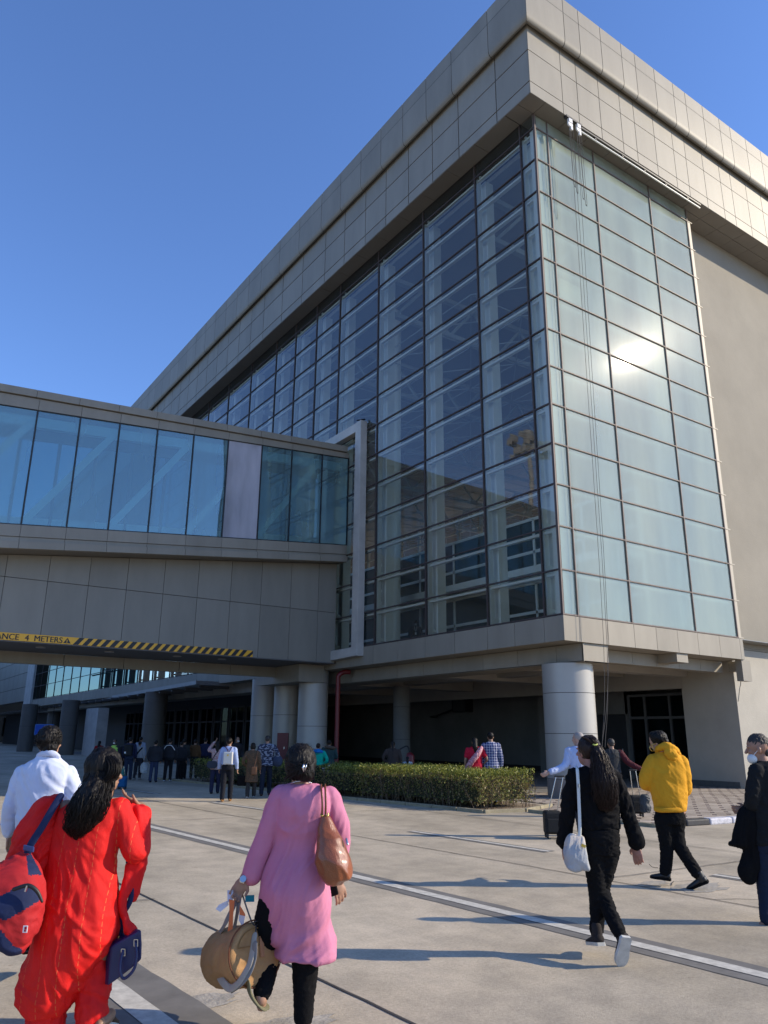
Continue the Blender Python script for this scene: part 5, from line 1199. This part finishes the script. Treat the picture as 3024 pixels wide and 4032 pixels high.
p_, Q, s, aj = fig('man in dark grey vest with maroon sleeves pulling a suitcase towards the pillar', None, None, None, pos=tuple(VM(650, 600)[:2]), hgt=1.64, topc=(.035, .036, .038), botc=(.02, .02, .022),
    arms=('down', ((.36, -.05, 1.18), (.60, -.1, 1.05))), hairc=hair_dg, vox=.012, stride=.15)
g = MB(); S_, E_, W_ = aj[1]; limb(g, [S_+RH*.02, E_, E_.lerp(W_, .92)], [.074, .064, .052]); wear('sleeve', g, cloth('maroon_sleeve', (.07, .012, .018)), p_, .012, 2, folds(9, .006, 1, 14))
suitcase('black wheeled suitcase with a grey soft bag strapped on it, on the patterned pavement', View(2024, 2700, 1.659, 17.2), 768, 850, 718, 838, 775, 552, blackbag)
g = thing('soft_bag', View(2024, 2700, 1.659, 17.0)(855, 830), 'crumpled grey soft bag strapped onto the farther suitcase', 'bag')
h = MB(); cap_loft(h, View(2024, 2700, 1.659, 16.95).rings([(830, 875, 712, .07), (825, 885, 740, .1), (822, 878, 768, .1), (828, 892, 790, .11), (832, 886, 826, .1)])); wear('bag_body', h, cloth('grey_nylon', (.05, .055, .06), .5), g, .011, 2, folds(12, .012, .8, 12))
E_v = View(700, 2800, 2.765, 21); G_v = View(0, 2780, 2.37, 30); S_v = View(1500, 2300, 2.074, 20.5)
def checked(name, c1, c2, sc_):
    m = bpy.data.materials.new(name); m.use_nodes = True; nt = m.node_tree; b = nt.nodes['Principled BSDF']; b.inputs['Roughness'].default_value = .85
    tc = nt.nodes.new('ShaderNodeTexCoord'); n = nt.nodes.new('ShaderNodeTexNoise'); n.inputs['Scale'].default_value = sc_; n.inputs['Detail'].default_value = 3
    r = nt.nodes.new('ShaderNodeValToRGB'); r.color_ramp.interpolation = 'CONSTANT'; r.color_ramp.elements[0].color = c1+(1,); r.color_ramp.elements[1].color = c2+(1,); r.color_ramp.elements[1].position = .53
    mp = nt.nodes.new('ShaderNodeMapping'); mp.inputs['Scale'].default_value = (1, 1, 1.8); nt.links.new(tc.outputs['Object'], mp.inputs[0]); nt.links.new(mp.outputs[0], n.inputs['Vector']); nt.links.new(n.outputs[0], r.inputs[0]); nt.links.new(r.outputs[0], b.inputs['Base Color']); return m
def plaid(name):
    m = bpy.data.materials.new(name); m.use_nodes = True; nt = m.node_tree; b = nt.nodes['Principled BSDF']; b.inputs['Roughness'].default_value = .85; N = nt.nodes.new; L = nt.links.new
    tc = N('ShaderNodeTexCoord'); dt = N('ShaderNodeVectorMath'); dt.operation = 'DOT_PRODUCT'; dt.inputs[1].default_value = tuple(RH); L(tc.outputs['Object'], dt.inputs[0]); sx = N('ShaderNodeSeparateXYZ'); L(tc.outputs['Object'], sx.inputs[0])
    outs = []
    for src in (dt.outputs['Value'], sx.outputs['Z']):
        a = N('ShaderNodeMath'); a.operation = 'MULTIPLY'; a.inputs[1].default_value = 16; L(src, a.inputs[0]); f = N('ShaderNodeMath'); f.operation = 'FRACT'; L(a.outputs[0], f.inputs[0]); g = N('ShaderNodeMath'); g.operation = 'LESS_THAN'; g.inputs[1].default_value = .28; L(f.outputs[0], g.inputs[0]); outs.append(g.outputs[0])
    s_ = N('ShaderNodeMath'); s_.operation = 'ADD'; L(outs[0], s_.inputs[0]); L(outs[1], s_.inputs[1]); h = N('ShaderNodeMath'); h.operation = 'MULTIPLY'; h.inputs[1].default_value = .5; L(s_.outputs[0], h.inputs[0])
    mx = N('ShaderNodeMix'); mx.data_type = 'RGBA'; L(h.outputs[0], mx.inputs[0]); mx.inputs[6].default_value = (.02, .035, .13, 1); mx.inputs[7].default_value = (.5, .5, .58, 1); L(mx.outputs[2], b.inputs['Base Color']); return m
GR = 'travellers walking to the terminal'
p_, Q, s, aj = fig('woman in pale floral top shading her eyes with one raised arm', E_v, (400, 900), (430, 322), group=GR, mtop=checked('floral_print', (.42, .34, .33), (.30, .12, .13), 26), botc=(.02, .022, .05), arms=('shade', 'down'), hair='long', hem=.78, head_yaw=-.3, wide=.9)
t = thing('sling_bag', Q(-.2, -.1, .9), 'slate grey sling bag on the hip of the woman shading her eyes', 'sling bag'); h = MB(); h.loft([[Q(-.1+a*.17*w, -.17+d*.06, z) for a, d in ((-1, -1), (1, -1), (1, 1), (-1, 1))] for w, z in ((.6, .82), (1, .88), (1, 1.0), (.7, 1.06))]); wear('bag_body', h, cloth('slate_nylon', (.04, .045, .06)), t, .014, 2)
h = MB(); h.tube([Q(-.15, -.18, 1.02), Q(0, -.15, 1.3), Q(.12, -.02, 1.47)], .012, 6, 4); obj('strap', h, BLK, t)
p_, Q, s, aj = fig('woman in light blue sweater and black trousers with tan boots, seen from behind', E_v, (540, 985), (548, 285), group=GR, topc=(.30, .38, .60), botc=(.008, .009, .014), arms=('down', 'down'), hair='bun', hem=.98, shoes=(.28, .14, .05), vox=.013, wide=.95)
t = thing('backpack', Q(0, -.2, 1.1), 'small white leather backpack on the woman in the light blue sweater', 'backpack')
h = MB(); h.obox(Q(0.03, -.19, 1.16), RH*.115, FH*.06, UP*.15); wear('bag_body', h, mat('white_leather', (.55, .54, .50), .5), t, .012, 3)
h = MB(); h.obox(Q(.03, -.265, 1.24), RH*.022, FH*.006, UP*.022); obj('clasp', h, M['gold'], t)
for k in (-1, 1): h = MB(); h.tube([Q(.03+k*.02, -.17, 1.34), Q(.03+k*.05, -.14, 1.4), Q(k*.1, -.08, 1.47)], .011, 6, 3); obj('strap', h, cloth('plum_strap', (.06, .02, .04)), t)
p_, Q, s, aj = fig('woman with bobbed black hair in a brown patterned long tunic', E_v, (785, 950), (828, 340), group=GR, mtop=checked('brown_print', (.065, .042, .022), (.11, .06, .03), 20), botc=(.03, .03, .03), hair='bob', hem=.5, arms=('hip', 'down'), shoes=(.3, .3, .3))
t = thing('handbag', Q(-.35, 0, .5), 'black handbag carried by the woman in the brown tunic', 'handbag'); h = MB(); h.obox(Q(-.30, .03, .53), RH*.12, FH*.06, UP*.13); wear('bag_body', h, BLK, t, .014, 2); h = MB(); h.tube([Q(-.36, .03, .65), Q(-.33, .03, .85), Q(-.25, .03, .65)], .01, 6, 4); obj('handle', h, BLK, t)
t = thing('shoulder_bag', Q(.1, -.15, .9), 'small brown bag hung diagonally over the brown tunic', 'shoulder bag'); h = MB(); h.obox(Q(.1, -.19, .85), RH*.07, FH*.03, UP*.10); wear('bag_body', h, cloth('tan_weave', (.18, .09, .05)), t, .014, 2); h = MB(); h.tube([Q(.1, -.18, .95), Q(.15, -.17, 1.2), Q(.17, -.05, 1.45)], .012, 6, 4); obj('strap', h, cloth('tan_weave2', (.18, .09, .05)), t)
p_, Q, s, aj = fig('broad man in a navy and grey patterned shirt and dark jeans near the paired columns', E_v, (905, 920), (1025, 262), group=GR, mtop=checked('camouflage_print', (.012, .018, .045), (.20, .22, .28), 14), botc=(.015, .02, .035), arms=('down', 'hip'), hem=.84, wide=1.18, stride=.2, hairc=hair_dg, shoes=(.08, .04, .03))
t = thing('travel_bag', Q(.4, 0, .9), 'rounded slate blue travel bag beside the man in the patterned shirt', 'travel bag'); h = MB(); h.ell(Q(.33, -.02, .98), RH*.15, FH*.12, UP*.17, 14); wear('bag_body', h, cloth('slate_blue', (.035, .05, .09)), t, .014, 2)
p_, Q, s, aj = fig('woman in a bright teal jacket with a blue scarf, partly behind the woman in pink', View(700, 2800, 2.765, 20), (1575, 900), (1470, 345), group=GR, topc=(.0, .33, .24), botc=(.02, .02, .03), arms=('down', 'hip'), hair='bun', hairc=hair_b, hem=.9, vox=.014, wide=1.15)
h = MB(); h.tube([Q(-.12, -.05, 1.42), Q(0, -.13, 1.44), Q(.13, -.05, 1.41)], [.05, .065, .05], 10, 4); wear('scarf', h, cloth('azure_scarf', (.005, .14, .42)), p_, .012, 2, folds(4, .008, .6, 16))
t = thing('handbag', Q(.3, 0, .9), 'black and white handbag on the arm of the woman in teal', 'handbag'); h = MB(); h.obox(Q(.30, -.02, .86), RH*.12, FH*.05, UP*.10); wear('bag_body', h, checked('bag_print', (.01, .01, .01), (.5, .5, .5), 9), t, .014, 2)
p_, Q, s, aj = fig('person in dark green padded jacket with fur-trimmed hood and beige skirt', E_v, (1630, 870), (1655, 310), group=GR, topc=(.025, .055, .055), botc=(.20, .16, .13), kind='skirt', arms=('hip', 'fwd'), hem=.86, wide=1.15)
h = MB(); h.tube([Q(-.1, -.08, 1.47), Q(0, -.14, 1.46), Q(.15, -.1, 1.44), Q(.22, .05, 1.4)], [.045, .05, .045, .035], 10, 4); wear('fur_trim', h, cloth('brown_fur', (.10, .07, .05), bump=1, bs=60), p_, .012, 1, folds(6, .012, 1, 40))
p_, Q, s, aj = fig('woman in a crimson tunic standing behind the sunlit hedge, dark hair', S_v, (770, 1800), (772, 1250), group=GR, topc=(.42, .008, .03), botc=(.3, .01, .02), hair='long', hem=.6, sleeve=False, arms=('down', 'hip'), vox=.013, wide=1.1)
h = MB(); h.tube([Q(.16, -.08, 1.44), Q(.05, -.16, 1.28), Q(-.12, -.15, 1.08), Q(-.22, -.05, .9), Q(-.24, 0, .7)], [.05, .065, .07, .06, .035], 10, 4); wear('shawl', h, checked('pink_shawl_print', (.55, .30, .32), (.42, .14, .18), 24), p_, .012, 2, folds(16, .01, .5, 14))
fig('man in a blue and white checked shirt and jeans behind the sunlit hedge', S_v, (910, 1800), (895, 1205), group=GR, mtop=plaid('plaid_cotton'), botc=(.09, .14, .24), hem=.84, arms=('down', 'down'), vox=.013)
fig('woman in a brown tunic with a long braid, beside the shaded fire extinguisher', S_v, (95, 1705), (97, 1280), group=GR, topc=(.05, .035, .03), botc=(.03, .02, .02), hair='braid', hem=.5, wide=1.15, arms=('hip', 'down'))
fig('small girl in a white top with dark ponytail behind the hedge', S_v, (222, 1705), (212, 1405), group=GR, topc=(.45, .47, .50), botc=(.1, .1, .12), hair='long', hem=.8, arms=('hip', 'hip'))
Q1 = 'people queuing in the shade under the canopy'
fig('woman in a red top at the left end of the shaded queue', G_v, (915, 640), (915, 322), group=Q1, topc=(.22, .01, .015), hair='long', vox=.02)
p_, Q, s, aj = fig('guard in a lime high-visibility vest and white mask facing the camera', G_v, (1060, 690), (1050, 308), group=Q1, topc=(.03, .03, .04), yaw=math.pi, mask=True, vox=.018, arms=('down', 'down'), tone=(.12, .07, .05))
h = MB(); n = 18
h.loft([[Q(w*math.cos(2*math.pi*i/n), d*math.sin(2*math.pi*i/n), z) for i in range(n)] for w, d, z in ((.20, .15, .98), (.19, .145, 1.2), (.2, .14, 1.36), (.12, .11, 1.46))]); wear('vest', h, mat('lime_vest', (.38, .62, .10), .7), p_, .016, 1)
fig('woman in black with dark hair between the guard and the man in navy', G_v, (1160, 680), (1165, 318), group=Q1, hair='long', vox=.02)
p_, Q, s, aj = fig('man in navy jacket and jeans with a dark backpack in the queue', G_v, (1190, 690), (1218, 290), group=Q1, topc=(.018, .022, .06), botc=(.02, .03, .06), vox=.018, wide=1.1)
t = thing('backpack', Q(0, -.2, 1.1), 'dark backpack with a pale badge on the man in navy', 'backpack'); h = MB(); h.obox(Q(0, -.2, 1.2), RH*.15, FH*.08, UP*.2); wear('bag_body', h, blackbag, t, .018, 3); h = MB(); h.obox(Q(-.1, -.29, 1.1), RH*.03, FH*.005, UP*.03); obj('badge', h, M['white_sign'], t)
fig('man in a pale blue shirt farther back in the queue', G_v, (1310, 640), (1295, 285), group=Q1, topc=(.25, .30, .42), vox=.02)
p_, Q, s, aj = fig('person in white top with dark sling bag in the queue, carrying a white plastic bag', G_v, (1280, 685), (1302, 325), group=Q1, topc=(.33, .34, .36), shoes=(.4, .4, .4), vox=.018, botc=(.03, .03, .04))
h = MB(); h.tube([Q(.15, -.1, 1.4), Q(0, -.16, 1.2), Q(-.15, -.1, 1.0)], .03, 8, 3); wear('sash', h, BLK, p_, .016, 1)
t = thing('plastic_bag', G_v(1345, 620), 'crumpled white plastic bag hanging in the shaded queue', 'bag'); h = MB(); h.loft([[G_v(1345+math.cos(a)*w, y, math.sin(a)*.12) for a in [2*math.pi*i/14 for i in range(14)]] for w, y in ((10, 530), (30, 550), (38, 590), (30, 622))][::-1]); wear('bag_body', h, mat('white_plastic', (.45, .47, .48), .4), t, .014, 2, folds(44, .02, .8, 10))
fig('person in black coat and blue jeans in the queue', G_v, (1430, 712), (1452, 318), group=Q1, botc=(.03, .04, .08), vox=.018, wide=1.2, hem=.85)
p_, Q, s, aj = fig('man in black jacket with white piping and white shoes in the queue', G_v, (1560, 705), (1590, 300), group=Q1, shoes=(.5, .5, .5), vox=.018, wide=1.3, hem=.9)
h = MB(); h.tube([Q(-.2, -.1, 1.3), Q(-.12, -.13, 1.41), Q(0, -.15, 1.44), Q(.12, -.13, 1.41), Q(.24, -.1, 1.25)], .01, 6, 4); obj('piping', h, M['white_sign'], p_, smooth=True)
fig('dark-coated person with backpack at the right end of the queue', G_v, (1680, 690), (1690, 330), group=Q1, vox=.02, wide=1.1)
fig('masked man in black standing by the dark glazed front', E_v, (640, 770), (632, 278), group=Q1, yaw=math.pi*.8, mask=True, vox=.02)
for k, (x, y0, y1, l, c_) in enumerate(((60, 740, 300, 'crouched-shoulder figure in charcoal left of the dark shrub', (.03, .03, .03)), (180, 735, 305, 'figure in a rust brown top near the dark doorway', (.10, .05, .02)), (290, 735, 290, 'figure in indigo clothes near the dark doorway', (.015, .018, .05)))):
    fig(l.replace('crouched-shoulder ', ''), E_v, (x, y0), (x, y1), group=Q1, topc=c_, vox=.02)
suitcase('bright blue upright suitcase standing in the shade beyond the woman in red', View(0, 2780, 2.37, 24.7), 1098, 1168, 655, 760, 1135, 560, cloth('blue_nylon', (.01, .09, .22)))
t = thing('carry_bag', View(0, 2780, 2.37, 24.6)(1135, 650), 'teal and olive bag resting on the bright blue suitcase', 'bag'); h = MB(); cap_loft(h, View(0, 2780, 2.37, 24.8).rings([(1112, 1155, 555, .08), (1102, 1165, 590, .1), (1100, 1168, 650, .1)])); wear('bag_body', h, cloth('teal_nylon', (.03, .14, .12)), t, .014, 2, folds(45, .01, 1, 9))
p_, Q, s, aj = fig('man in black suit, mask and lanyard standing inside behind the shaded glass', None, None, None, pos=(4.67, 13.2), hgt=1.76, z0=5.0, topc=(.008, .008, .010), yaw=math.pi, mask=True, vox=.018, tone=(.12, .07, .05), wide=1.15)
h = MB(); h.tube([Q(-.06, .12, 1.45), Q(0, .17, 1.2), Q(.06, .12, 1.45)], .008, 6, 3); h.obox(Q(0, .18, 1.12), RH*.04, FH*.005, UP*.055); obj('lanyard', h, M['white_sign'], p_)

# ================================================================== PLANTING
def leaf_mat(name, c1, c2, c3):
    m = bpy.data.materials.new(name); m.use_nodes = True; nt = m.node_tree; b = nt.nodes['Principled BSDF']; N = nt.nodes.new; L = nt.links.new
    b.inputs['Roughness'].default_value = .45; b.inputs['Specular IOR Level'].default_value = .3
    g = N('ShaderNodeNewGeometry'); r = N('ShaderNodeValToRGB'); e = r.color_ramp.elements; e[0].color = c1+(1,); e[1].color = c3+(1,); x = e.new(.5); x.color = c2+(1,)
    L(g.outputs['Random Per Island'], r.inputs[0]); L(r.outputs[0], b.inputs['Base Color'])
    t = N('ShaderNodeBsdfTranslucent'); L(r.outputs[0], t.inputs[0]); mx = N('ShaderNodeMixShader'); mx.inputs[0].default_value = .3; o = nt.nodes['Material Output']
    L(b.outputs[0], mx.inputs[1]); L(t.outputs[0], mx.inputs[2]); L(mx.outputs[0], o.inputs[0]); return m
LM = leaf_mat('hedge_leaf', (.085, .105, .018), (.18, .20, .035), (.40, .39, .09)); LB = leaf_mat('hedge_dry', (.20, .14, .06), (.27, .20, .09), (.22, .24, .07))
TW = mat('twig_bark', (.14, .095, .06), .9, var=.3, scale=20)
def hedge(label, foot, h, n, seed, loose=.05):
    """foot: list of corner points (x, y) of the hedge's plan, counter-clockwise"""
    rs = np.random.RandomState(seed); P_ = np.array(foot, float); lo = P_.min(0); hi = P_.max(0)
    def inside(q):
        ok = np.ones(len(q), bool)
        for i in range(len(P_)):
            a = P_[i]; b = P_[(i+1) % len(P_)]; ok &= ((b[0]-a[0])*(q[:, 1]-a[1])-(b[1]-a[1])*(q[:, 0]-a[0])) > 0
        return ok
    def edge(q):
        d = np.full(len(q), 9.0)
        for i in range(len(P_)):
            a = P_[i]; b = P_[(i+1) % len(P_)]; L_ = np.hypot(*(b-a)); d = np.minimum(d, ((b[0]-a[0])*(q[:, 1]-a[1])-(b[1]-a[1])*(q[:, 0]-a[0]))/L_)
        return d
    q = rs.uniform(lo, hi, (n*5, 2)); q = q[inside(q)]; z = h*rs.uniform(.08, 1, len(q))**.8
    ed = np.minimum(edge(q), (h-z)*1.0); p3 = np.column_stack((q, z))
    lump = pnoise(p3*2.5)*.16+pnoise(p3*8)*.06
    keep = (ed+lump > -.02) & (ed+lump < .14+.10*rs.rand(len(q))) & (pnoise(p3*6+9) > -.45)
    # airy lower part with visible twigs
    keep &= (rs.rand(len(q)) < np.clip(.35+z/h*.9, 0, 1))
    p3 = p3[keep][:n]; p3[:, :2] += rs.normal(0, loose*.4, (len(p3), 2)); p3[:, 2] += np.abs(rs.normal(0, loose*.7, len(p3)))*(p3[:, 2] > h*.85)
    k = len(p3); s = rs.uniform(.014, .028, k)[:, None]; a = rs.normal(size=(k, 3)); a /= np.linalg.norm(a, axis=1)[:, None]; b = rs.normal(size=(k, 3)); b -= (b*a).sum(1)[:, None]*a; b /= np.linalg.norm(b, axis=1)[:, None]
    vs = np.stack((p3-a*s*1.3, p3-b*s*.6, p3+a*s*1.3, p3+b*s*.6), 1)
    top = (p3[:, 2] > h*.74+.16*rs.rand(k)*h) | (rs.rand(k) < .27)
    root = thing('hedge', tuple(P_.mean(0))+(0,), label, 'hedge', 'clipped hedges along the planting bed')
    for nm, sel, mt in (('foliage', top, LM), ('dry_foliage', ~top, LB)):
        v = vs[sel].reshape(-1, 3); g = MB(); g.v = v.tolist(); g.f = [(4*i, 4*i+1, 4*i+2, 4*i+3) for i in range(len(v)//4)]; g.m = [0]*len(g.f); obj(nm, g, mt, root)
    g = MB(); m_ = int(n/70)
    for i in range(m_):
        c = q[rs.randint(len(q))]; x0 = V((c[0], c[1], .0)); w = V((rs.normal(0, .12), rs.normal(0, .12), 0)); ht = h*rs.uniform(.6, .98)
        pts = [x0, x0+w*.4+UP*ht*.4, x0+w+UP*ht]; g.tube(pts, [.008, .006, .003], 4, 2, round_caps=False)
        for _ in range(2): b0 = pts[1].lerp(pts[2], rs.rand()); g.tube([b0, b0+V((rs.normal(0, .1), rs.normal(0, .1), .16))], [.004, .002], 4, 1, round_caps=False)
    obj('stems', g, TW, root)
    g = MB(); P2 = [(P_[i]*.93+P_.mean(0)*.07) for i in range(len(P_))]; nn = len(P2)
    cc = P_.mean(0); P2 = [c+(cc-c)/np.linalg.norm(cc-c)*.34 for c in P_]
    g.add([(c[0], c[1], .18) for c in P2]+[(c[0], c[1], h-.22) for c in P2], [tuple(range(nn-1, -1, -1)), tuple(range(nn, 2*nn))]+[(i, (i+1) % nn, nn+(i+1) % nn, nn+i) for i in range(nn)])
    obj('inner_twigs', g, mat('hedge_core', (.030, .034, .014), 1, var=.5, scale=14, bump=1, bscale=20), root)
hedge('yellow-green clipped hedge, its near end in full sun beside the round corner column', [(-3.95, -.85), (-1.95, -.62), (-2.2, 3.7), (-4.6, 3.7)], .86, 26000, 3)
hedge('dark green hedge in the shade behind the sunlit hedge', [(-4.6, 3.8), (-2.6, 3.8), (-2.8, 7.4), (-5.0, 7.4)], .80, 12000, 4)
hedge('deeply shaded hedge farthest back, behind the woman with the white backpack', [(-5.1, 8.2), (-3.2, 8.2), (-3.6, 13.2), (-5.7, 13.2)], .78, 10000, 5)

# ================================================================== FITTINGS
t = thing('lifting_hoist', (1.4, -.6, 22.2), 'pair of white pulleys with long ropes hanging under the roof corner', 'hoist')
for x in (1.15, 1.58):
    g = MB(); g.cyl((x, -.64, 22.27), (x, -.58, 22.27), .12, 18); g.obox((x, -.61, 22.42), (.09, 0, 0), (0, .05, 0), (0, 0, .10)); g.obox((x+.05, -.61, 22.12), (.05, 0, 0), (0, .04, 0), (0, 0, .08)); obj('pulley', g, mat('white_enamel', (.7, .7, .7), .4), t, bevel=.01)
g = MB(); g.box((.95, -.66, 22.48), (1.75, -.52, 22.56)); obj('hoist_bracket', g, M['dark'], t)
rope = mat('rope', (.10, .09, .08), .9)
for k, (x, zl_) in enumerate(((1.1, 19.7), (1.2, 19.5), (1.5, 19.4), (1.62, 19.2))):
    g = MB(); g.tube([(x, -.6, 22.2), (x+.01, -.6, 21), (x+.04, -.6, zl_+.1), (x+.08, -.6, zl_), (x+.12, -.6, zl_+.2), (x+.10, -.6, 22.1)], .007, 5, 4); obj('rope_loop', g, rope, t)
for a, b_, c_ in (((1.15, -.6, 22.2), (1.06, -.5, 4.3), (.50, -.65, 1.4)), ((1.30, -.6, 22.2), (1.20, -.5, 4.3), (.62, -.65, 1.4)), ((1.5, -.6, 22.2), (1.26, -.5, 4.4), (.42, -.7, 1.35))):
    g = MB(); m1 = V(a).lerp(V(b_), .5)+V((.02, .0, 0)); g.tube([a, m1, b_, c_], .0065, 5, 5); obj('rope', g, rope, t)
t = thing('soffit_rail', (5.4, -.5, 22.5), 'long white tubular rail fixed under the soffit edge above the sunlit glass', 'rail')
g = MB(); g.tube([(1.85, -.50, 22.42), (8.95, -.50, 22.42)], [.03, .03], 12, 1); obj('tube', g, M['white'], t, smooth=True)
g = MB(); g.box((1.8, -.57, 22.50), (8.95, -.53, 22.56)); obj('cable_tray', g, M['dark'], t)
for x in (2.6, 4.1, 5.4, 6.7, 8.1): g = MB(); g.box((x-.05, -.55, 22.44), (x+.05, -.44, 22.57)); obj('bracket', g, M['dark'], t)
t = thing('crow', (-.2, 10.45, 14.52), 'black crow perched on top of the white concrete frame', 'bird')
g = MB(); c = V((-.2, 10.5, 14.60)); g.ell(c, RH*.115+UP*.02, FH*.055, UP*.055, 14); g.ell(c-RH*.0+RH*.115+UP*.045, RH*.045, FH*.035, UP*.035, 10); g.tube([c+RH*.15+UP*.045, c+RH*.215+UP*.035], [.014, .003], 6, 1); g.tube([c-RH*.09, c-RH*.21-UP*.01], [.03, .018], 8, 1); g.tube([c+RH*.02-UP*.04, c+RH*.02-UP*.085], [.007, .007], 6, 1)
wear('body', g, BLK, t, .008, 1)
t = thing('drain_pipe', (.15, 12.4, 0), 'dark red drain pipe with an elbow beside the paired columns', 'pipe')
g = MB(); g.tube([(.55, 12.2, 4.15), (.30, 12.3, 4.14), (.12, 12.38, 4.0), (.1, 12.4, 3.7), (.1, 12.4, 2.0), (.1, 12.4, 0.05)], .095, 16, 5, round_caps=False); obj('pipe', g, M['red_paint'], t, smooth=True)
for z in (1.0, 3.3): g = MB(); g.cyl((.1, 12.4, z), (.1, 12.4, z+.06), .115, 20); obj('coupling', g, M['red_paint'], t, smooth='auto')
t = thing('fire_hose_box', (-.6, 16.2, 1.0), 'red fire hose box fixed to the shaded column', 'fire box')
fv = View(700, 2800, 2.765, 34.3); g = MB(); g.obox(fv(1140, 400), RH*.24, FH*.08, UP*.62); bx_ = obj('box', g, M['red_paint'], t, bevel=.01); g = MB(); g.obox(fv(1160, 400)-FH*.09, RH*.012, FH*.012, UP*.05); obj('handle', g, M['chrome'], bx_)
t = thing('fire_extinguisher', (3, 11, 0), 'large dark red wheeled fire extinguisher in the shaded undercroft', 'extinguisher')
xv = View(1500, 2300, 2.074, 28.0); c = xv(238, 1400); g = MB(); g.tube([V((c.x, c.y, .25)), V((c.x, c.y, .95))], [.15, .15], 16, 1); obj('cylinder', g, M['red_paint'], t, smooth=True)
g = MB(); g.tube([V((c.x, c.y, 1.05)), V((c.x, c.y, 1.3))+RH*-.1, V((c.x, c.y, 1.2))-RH*.35], .025, 8, 4); obj('handle', g, M['black'], t, smooth=True)
for k in (-1, 1): g = MB(); g.cyl(V((c.x, c.y, .15))+RH*k*.17, V((c.x, c.y, .15))+RH*k*.21, .15, 18); obj('wheel', g, M['black'], t, smooth='auto')
t = thing('air_conditioner', (12.3, 19, 3), 'dark air conditioner unit high on the shaded grey wall', 'air conditioner')
g = MB(); g.box((11.95, 18.3, 2.95), (12.5, 19.5, 3.65)); ac = obj('casing', g, M['dark'], t, bevel=.02); g = MB()
for k in range(9): g.box((11.93, 18.4+k*.11, 3.0), (11.95, 18.45+k*.11, 3.6))
obj('grille', g, mat('grille_grey', (.08, .08, .08), .5), ac)
t = thing('wall_dish_arm', (12, 20.6, 2.6), 'slanted black satellite dish arm sticking out of the shaded wall', 'satellite dish')  # arm of a satellite dish, not a light fitting
g = MB(); g.tube([(12.45, 19.7, 3.2), (11.8, 20.8, 2.75)], [.05, .05], 8, 1); obj('arm', g, M['black'], t); g = MB(); g.ell((11.75, 20.9, 2.72), (.25, 0, 0), (0, .3, 0), (0, 0, .08), 12); obj('dish_head', g, M['black'], t, smooth=True)
t = thing('blue_sign', (-3, 50, 2), 'blue information sign with small white pictograms hanging under the canopy', 'sign')
sv = View(0, 2780, 2.37, 52); a = sv(318, 270); b_ = sv(505, 170); w = (b_-a).dot(RH); hh = b_.z-a.z; c = (a+b_)/2
g = MB(); g.obox(c, RH*w/2, FH*.05, UP*hh/2); sg = obj('board', g, M['blue_sign'], t, bevel=.01)
g = MB()
for x in (-1, 1): g.obox(c-FH*.052+RH*x*(w/2-.03), RH*.018, FH*.004, UP*hh/2)
for z in (-1, 1): g.obox(c-FH*.052+UP*z*(hh/2-.03), RH*w/2, FH*.004, UP*.018)
obj('border', g, mat('pale_blue_border', (.10, .25, .55), .5), sg)
g = MB()
for k, (x, z) in enumerate(((.05, .28), (.16, .33), (.27, .27), (.38, .33))): g.obox(c-FH*.056+RH*x*w+UP*z*hh, RH*.05, FH*.003, UP*.06)
for k in range(3): g.obox(c-FH*.056-RH*(.02-.08*k)*w-UP*.33*hh, RH*.04, FH*.003, UP*.035)
obj('pictograms', g, mat('pictogram_pale', (.30, .42, .6), .5), sg)
for x in (-.4, .4): g = MB(); g.tube([c+RH*x*w+UP*hh/2, c+RH*x*w+UP*(hh/2+1.2)], [.02, .02], 6, 1); obj('rod', g, M['dark'], t)
t = thing('poster', (1.1, .2, 16), 'cream rectangular sheet hanging behind the sunlit glass high up', 'sheet'); g = MB(); g.box((1.0, .22, 15.75), (2.05, .24, 16.5)); obj('sheet', g, mat('cream_sheet', (.8, .75, .6), .8), t)
# hairline cracks in the rendered wall
g = MB(); rn = random.Random(8)
def crack(pts):
    for (x0, z0), (x1, z1) in zip(pts[:-1], pts[1:]): g.bar((x0, .646, z0), (x1, .646, z1), .006, .014, up=(0, -1, 0))
for (x, z, dx, dz, n_) in ((9.75, 4.75, .28, .01, 7), (9.36, 2.9, .09, .16, 6)):
    pts = [(x, z)]
    for _ in range(n_): pts.append((pts[-1][0]+dx*rn.uniform(.6, 1.4), pts[-1][1]+dz+rn.uniform(-.06, .06)))
    crack(pts)
obj('wall_cracks', g, mat('crack_line', (.17, .14, .11), .9), T)
